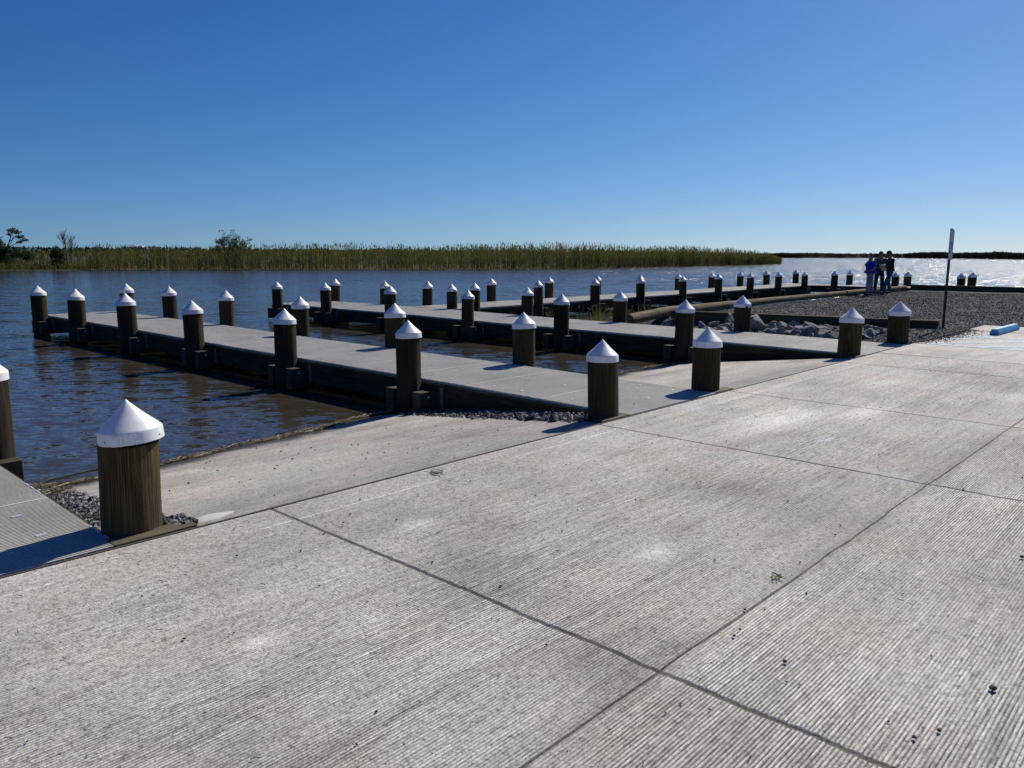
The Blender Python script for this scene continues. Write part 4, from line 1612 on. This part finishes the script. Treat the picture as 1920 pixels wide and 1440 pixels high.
M['pebble'] = newmat('dark_pebble', (.035, .033, .032), .8)
n = 420
u = rng.uniform(-5.5, 8, n)
v = rng.uniform(-4.4, -.05, n)
o = stones('grit', np.stack([u, v, np.full(n, .004)], -1), .0065, M['pebble'])
o['kind'] = 'stuff'
n = 65
u = rng.uniform(-3.0, .5, n)
v = rng.uniform(.1, 2.9, n)
o = stones('ramp_grit', np.stack([u, v, ramp_z1(u, v) + .004], -1), .009, M['pebble'])
o['kind'] = 'stuff'
n = 260
P4 = np.stack([rng.uniform(-5.3, 3, n), rng.uniform(-3.6, -.1, n) , np.full(n, .003)], -1)
P4[:130, 1] = rng.uniform(-1.2, -.05, 130)
o = sticks('twig_litter', P4, rng.uniform(0, 3.14, n), rng.uniform(.008, .035, n), rng.uniform(.0008, .0018, n), M['bark_dark'])
o['kind'] = 'stuff'
for x, y, s_, lab in ((-2.56, -3.23, .011, 'small black pebble on the ribbed slab just right of the joint crossing'), (-2.22, -3.88, .017, 'largest black pebble, on the ribbed concrete near the lower right'),
                      (-.64, -3.68, .014, 'black pebble cut by the right picture edge'), (-2.74, -3.76, .010, 'small black pebble near the bottom right, left of its twin'),
                      (-2.64, -3.81, .010, 'small black pebble near the bottom right, right of its twin'), (-2.5, -2.98, .009, 'lower pebble of the little trio above the joint crossing'),
                      (-2.43, -2.97, .008, 'upper pebble of the little trio above the joint crossing')):
    bm = bmesh.new()
    bmesh.ops.create_icosphere(bm, subdivisions=2, radius=s_ * .8)
    for v_ in bm.verts:
        v_.co = v_.co * rnd.uniform(.8, 1.15)
        v_.co.z *= .7
    me = bpy.data.meshes.new('pebble')
    bm.to_mesh(me)
    bm.free()
    me.materials.append(M['pebble'])
    o = bpy.data.objects.new('pebble', me)
    C.link(o)
    o.location = (x, y, .003 + s_ * .5)
    tag(o, lab, 'pebble', 'dark pebbles on the concrete')
# tangles of dry roots on the slab
for x, y, s_, lab in ((-1.78, -2.84, .035, 'small dry brown tangle lying on the lengthwise joint'), (-1.68, -.16, .085, 'curled dry brown root tangle on the slab near its edge')):
    mb = MB()
    for _ in range(16):
        a = rnd.uniform(0, 6.28)
        c0 = Vector((rnd.gauss(0, s_ * .35), rnd.gauss(0, s_ * .3), .004))
        pts_ = [c0]
        for _k in range(3):
            a += rnd.gauss(0, .7)
            pts_.append(pts_[-1] + Vector((math.cos(a) * s_ * .35, math.sin(a) * s_ * .35, rnd.uniform(-.001, .004))))
        mb.tube([tuple(p_) for p_ in pts_], .0018, 4)
    o = mb.build('dry_tangle', M['wrack'])
    o.location = (x, y, .003)
    tag(o, lab, 'dry roots', 'dry tangles on the concrete')
# pale dried puddle of cement by the big piling
V = []
for k in range(28):
    t = 2 * math.pi * k / 28
    r_ = 1 + .12 * math.sin(3 * t) + .08 * math.sin(5 * t + 1)
    V.append((.15 * r_ * math.cos(t), .085 * r_ * math.sin(t), 0))
M['cement'] = newmat('spilled_cement', (.50, .49, .46), .9)
NG(M['cement']).bump(NG(M['cement']).noise(NG(M['cement']).coord(), 80, 4), .6, .004)
o = mesh_np('cement_spill', np.array([(0, 0, .012)] + [(x * .6, y * .6, .010) for x, y, z in V] + V), [np.array([(0, 1 + k, 1 + (k + 1) % 28) for k in range(28)]),
            np.array([(1 + k, 29 + k, 29 + (k + 1) % 28, 1 + (k + 1) % 28) for k in range(28)])], M['cement'], smooth=True)
o.location = (-3.27, .19, -.030)
tag(o, 'pale splash of dried cement beside the pebbles right of the large piling', 'cement spill')


# ------------------------------------------------------------------ people
def skin(name, verts, edges, rad, mat, parent, root=0, sub=2):
    me = bpy.data.meshes.new(name)
    me.from_pydata(verts, edges, [])
    o = bpy.data.objects.new(name, me)
    C.link(o)
    o.parent = parent
    md = o.modifiers.new('skin', 'SKIN')
    md.use_smooth_shade = True
    if not me.skin_vertices:
        bpy.context.view_layer.objects.active = o
    lay = me.skin_vertices[0].data
    for i, r_ in enumerate(rad):
        lay[i].radius = r_ if isinstance(r_, tuple) else (r_, r_)
        lay[i].use_root = (i == root)
    sm = o.modifiers.new('sub', 'SUBSURF')
    sm.levels = sub
    sm.render_levels = sub
    me.materials.append(mat)
    return o


M['skin'] = newmat('skin', (.30, .17, .11), .6)


def person(loc, rz, label, belly, armL, armR, legL, legR, shirt, trousers, hair, cap=None, shoe=(.03, .025, .02), scale=1.0, headtilt=0.0, sleeve='short'):
    """arm = (elbow, wrist), leg = (knee, ankle) in metres; the person faces local -Y... +Y is forward"""
    root = tag(empty('person', loc, rz), label, 'person')
    root.scale = (scale, scale, scale)
    V = [(0, 0, .96), (0, .0, 1.12), (0, .005, 1.30), (0, -.01, 1.46), (0, .012 + headtilt * .2, 1.545), (0, .03 + headtilt * .6, 1.64), (0, .03 + headtilt, 1.715), (0, .125 + headtilt * .8, 1.625)]
    Rr = [(.155, .115 + belly * .6), (.155, .115 + belly), (.165, .12 + belly * .4), (.10, .085), (.055, .058), (.078, .092), (.062, .075), (.014, .018)]
    E = [(0, 1), (1, 2), (2, 3), (3, 4), (4, 5), (5, 6), (5, 7)]

    def addv(p_, r_, frm):
        V.append(p_)
        Rr.append(r_)
        E.append((frm, len(V) - 1))
        return len(V) - 1
    for s_, (el, wr) in ((-1, armL), (1, armR)):
        sh = addv((s_ * .185, -.01, 1.415), .062, 3)
        e_ = addv(el, .045, sh)
        w_ = addv(wr, .029, e_)
        d = (Vector(wr) - Vector(el)).normalized()
        side = d.cross(Vector((0, 0, 1))).normalized() if abs(d.z) < .95 else Vector((0, 1, 0))
        pm = Vector(wr) + d * .055
        pa = addv(tuple(pm), (.036, .018), w_)
        for k, (o_, L_) in enumerate(((-.030, .065), (-.010, .078), (.010, .072), (.028, .058))):
            b_ = pm + d * .035 + side * o_
            i1 = addv(tuple(b_), .009, pa)
            m_ = b_ + d * L_ * .5 + Vector((0, 0, -.006))
            i2 = addv(tuple(m_), .0085, i1)
            addv(tuple(m_ + d * L_ * .45 + Vector((0, 0, -.018))), .007, i2)
        t1 = addv(tuple(Vector(wr) + d * .03 - side * s_ * .035), .011, w_)
        addv(tuple(Vector(wr) + d * .07 - side * s_ * .052 + Vector((0, 0, -.008))), .009, t1)
    for s_, (kn, an) in ((-1, legL), (1, legR)):
        hp_ = addv((s_ * .095, 0, .90), .095, 0)
        k1 = addv(kn, .062, hp_)
        a1 = addv(an, .040, k1)
        addv((an[0] + s_ * .02, an[1] + .15, .03), .032, a1)
    skin('body', V, E, Rr, M['skin'], root)
    cm = newmat('shirt_cloth', shirt, .85)
    # shirt: torso and sleeves, hangs over the belt
    V = [(0, .0, .88), (0, .0, .98), (0, .0, 1.12), (0, .005, 1.30), (0, -.01, 1.44), (0, 0, 1.50)]
    Rr = [(.175, .135 + belly * .8), (.178, .138 + belly), (.178, .14 + belly), (.19, .145 + belly * .4), (.13, .105), (.07, .07)]
    E = [(0, 1), (1, 2), (2, 3), (3, 4), (4, 5)]
    for s_, (el, wr) in ((-1, armL), (1, armR)):
        sh = addv((s_ * .19, -.01, 1.41), .078, 4)
        t_ = .75 if sleeve == 'short' else 1.0
        e_ = addv(tuple(Vector((s_ * .19, -.01, 1.41)).lerp(Vector(el), t_)), .066, sh)
        if sleeve == 'long':
            addv(tuple(Vector(el).lerp(Vector(wr), .93)), .046, e_)
    skin('shirt', V, E, Rr, cm, root, 2)
    tm = newmat('trouser_cloth', trousers, .9)
    V = [(0, 0, 1.02), (0, 0, .90)]
    Rr = [(.165, .125 + belly * .5), (.165, .125)]
    E = [(0, 1)]
    for s_, (kn, an) in ((-1, legL), (1, legR)):
        hp_ = addv((s_ * .10, 0, .84), .105, 1)
        k1 = addv(kn, .082, hp_)
        addv((an[0], an[1] - .005, an[2] + .02), .068, k1)
    skin('trousers', V, E, Rr, tm, root, 1)
    sm_ = newmat('shoe_leather', shoe, .6)
    for s_, (kn, an) in ((-1, legL), (1, legR)):
        skin('shoe', [(an[0], an[1] - .06, .045), (an[0], an[1] + .03, .05), (an[0] + s_ * .02, an[1] + .17, .035)], [(0, 1), (1, 2)], [.045, .05, .042], sm_, root, 0)
    hy = .03 + headtilt * .8
    bm = bmesh.new()
    bmesh.ops.create_uvsphere(bm, u_segments=20, v_segments=12, radius=1)
    for v_ in bm.verts:
        v_.co = Vector((v_.co.x * .090, v_.co.y * .108, v_.co.z * .105))
    kill = [v_ for v_ in bm.verts if v_.co.z < -.02 and v_.co.y > -.02 or v_.co.z < -.07 or (v_.co.y > .06 and v_.co.z < .04)]
    bmesh.ops.delete(bm, geom=kill, context='VERTS')
    me = bpy.data.meshes.new('hair')
    for f_ in bm.faces:
        f_.smooth = True
    bm.to_mesh(me)
    bm.free()
    me.materials.append(newmat('hair', hair, .8))
    o = bpy.data.objects.new('hair' if not cap else 'hair', me)
    C.link(o)
    o.parent = root
    o.location = (0, hy - .012, 1.665)
    if cap:
        mb = MB()
        mb.lathe([(.100, 0), (.103, .03), (.095, .07), (.065, .105), (.02, .118)], 20)
        brim = [(.085 * math.cos(t), .085 * math.sin(t) + .02, .006) for t in np.linspace(R(15), R(165), 9)] + \
               [(.080 * math.cos(t), .085 * math.sin(t) + .10, -.006) for t in np.linspace(R(165), R(15), 9)]
        n_ = len(brim)
        mb.add(brim + [(a, b, c - .006) for a, b, c in brim], [tuple(range(n_)), tuple(range(2 * n_ - 1, n_ - 1, -1))] + [(i, (i + 1) % n_, n_ + (i + 1) % n_, n_ + i) for i in range(n_)])
        o = mb.build('cap', newmat('cap_cloth', cap, .8), root, smooth=True)
        o.location = (0, hy - .005, 1.675)
        o.rotation_euler = (R(-6), 0, 0)
    mb = MB()
    for s_ in (-1, 1):
        mb.lathe([(.006, 0), (.014, .012), (.016, .035), (.010, .055)], 8, s_ * .088, hy - .01)
    e_ = mb.build('ears', M['skin'], root, smooth=True)
    e_.location = (0, 0, 1.60)
    return root


# facing: rz = 0 faces +Y; picture-left is direction (-cos hd, sin hd)
face_left = math.atan2(-(-math.cos(hd)), math.sin(hd))      # rotation whose +Y points picture-left
p1 = person((26.9, 6.60, .03), face_left + R(4), 'grey-haired person in a loose bright blue shirt and pale trousers, left of the group',
            .06, ((-.26, -.03, 1.12), (-.15, .14, 1.03)), ((.26, -.02, 1.12), (.12, .15, 1.04)), ((-.10, .0, .50), (-.10, -.03, .08)), ((.11, .02, .50), (.11, .02, .08)),
            (.012, .035, .42), (.20, .235, .27), (.10, .085, .07), scale=.925, headtilt=.03)
p2 = person((28.7, 6.86, .03), face_left + R(70), 'bearded dark-haired person in a dark green shirt and navy trousers, middle of the group',
            .02, ((-.27, .02, 1.14), (-.16, .20, 1.12)), ((.27, .03, 1.14), (.12, .24, 1.10)), ((-.12, .02, .50), (-.13, -.02, .08)), ((.12, .03, .50), (.14, .02, .08)),
            (.015, .055, .055), (.012, .018, .04), (.012, .010, .008), scale=.975, headtilt=.05)
p3 = person((28.75, 6.48, .03), face_left + R(-6), 'person in a black long-sleeved top, dark cap and blue jeans, right of the group',
            .02, ((-.26, .06, 1.15), (-.14, .31, 1.12)), ((.25, .02, 1.16), (.16, .28, 1.10)), ((-.12, .16, .50), (-.13, .24, .08)), ((.12, -.02, .50), (.13, -.10, .08)),
            (.008, .008, .009), (.035, .075, .12), (.012, .010, .008), cap=(.012, .012, .015), scale=.975, headtilt=.06, sleeve='long')
mb = MB()
mb.box(.10, .16, -.145, -.138, .86, .98)
mb.build('badge', newmat('pale_badge', (.5, .5, .36), .7), p3).location = (.03, .02, 0)
mb = MB()
mb.box(-.105, .105, -.148, .148, 0, .004)
o = mb.build('paper_sheets', newmat('white_paper', (.75, .77, .8), .7))
o.location = (28.46, 6.66, 1.10)
o.rotation_euler = (R(52), R(8), face_left + R(35))
tag(o, 'white sheets of paper held between the middle and right person', 'paper')
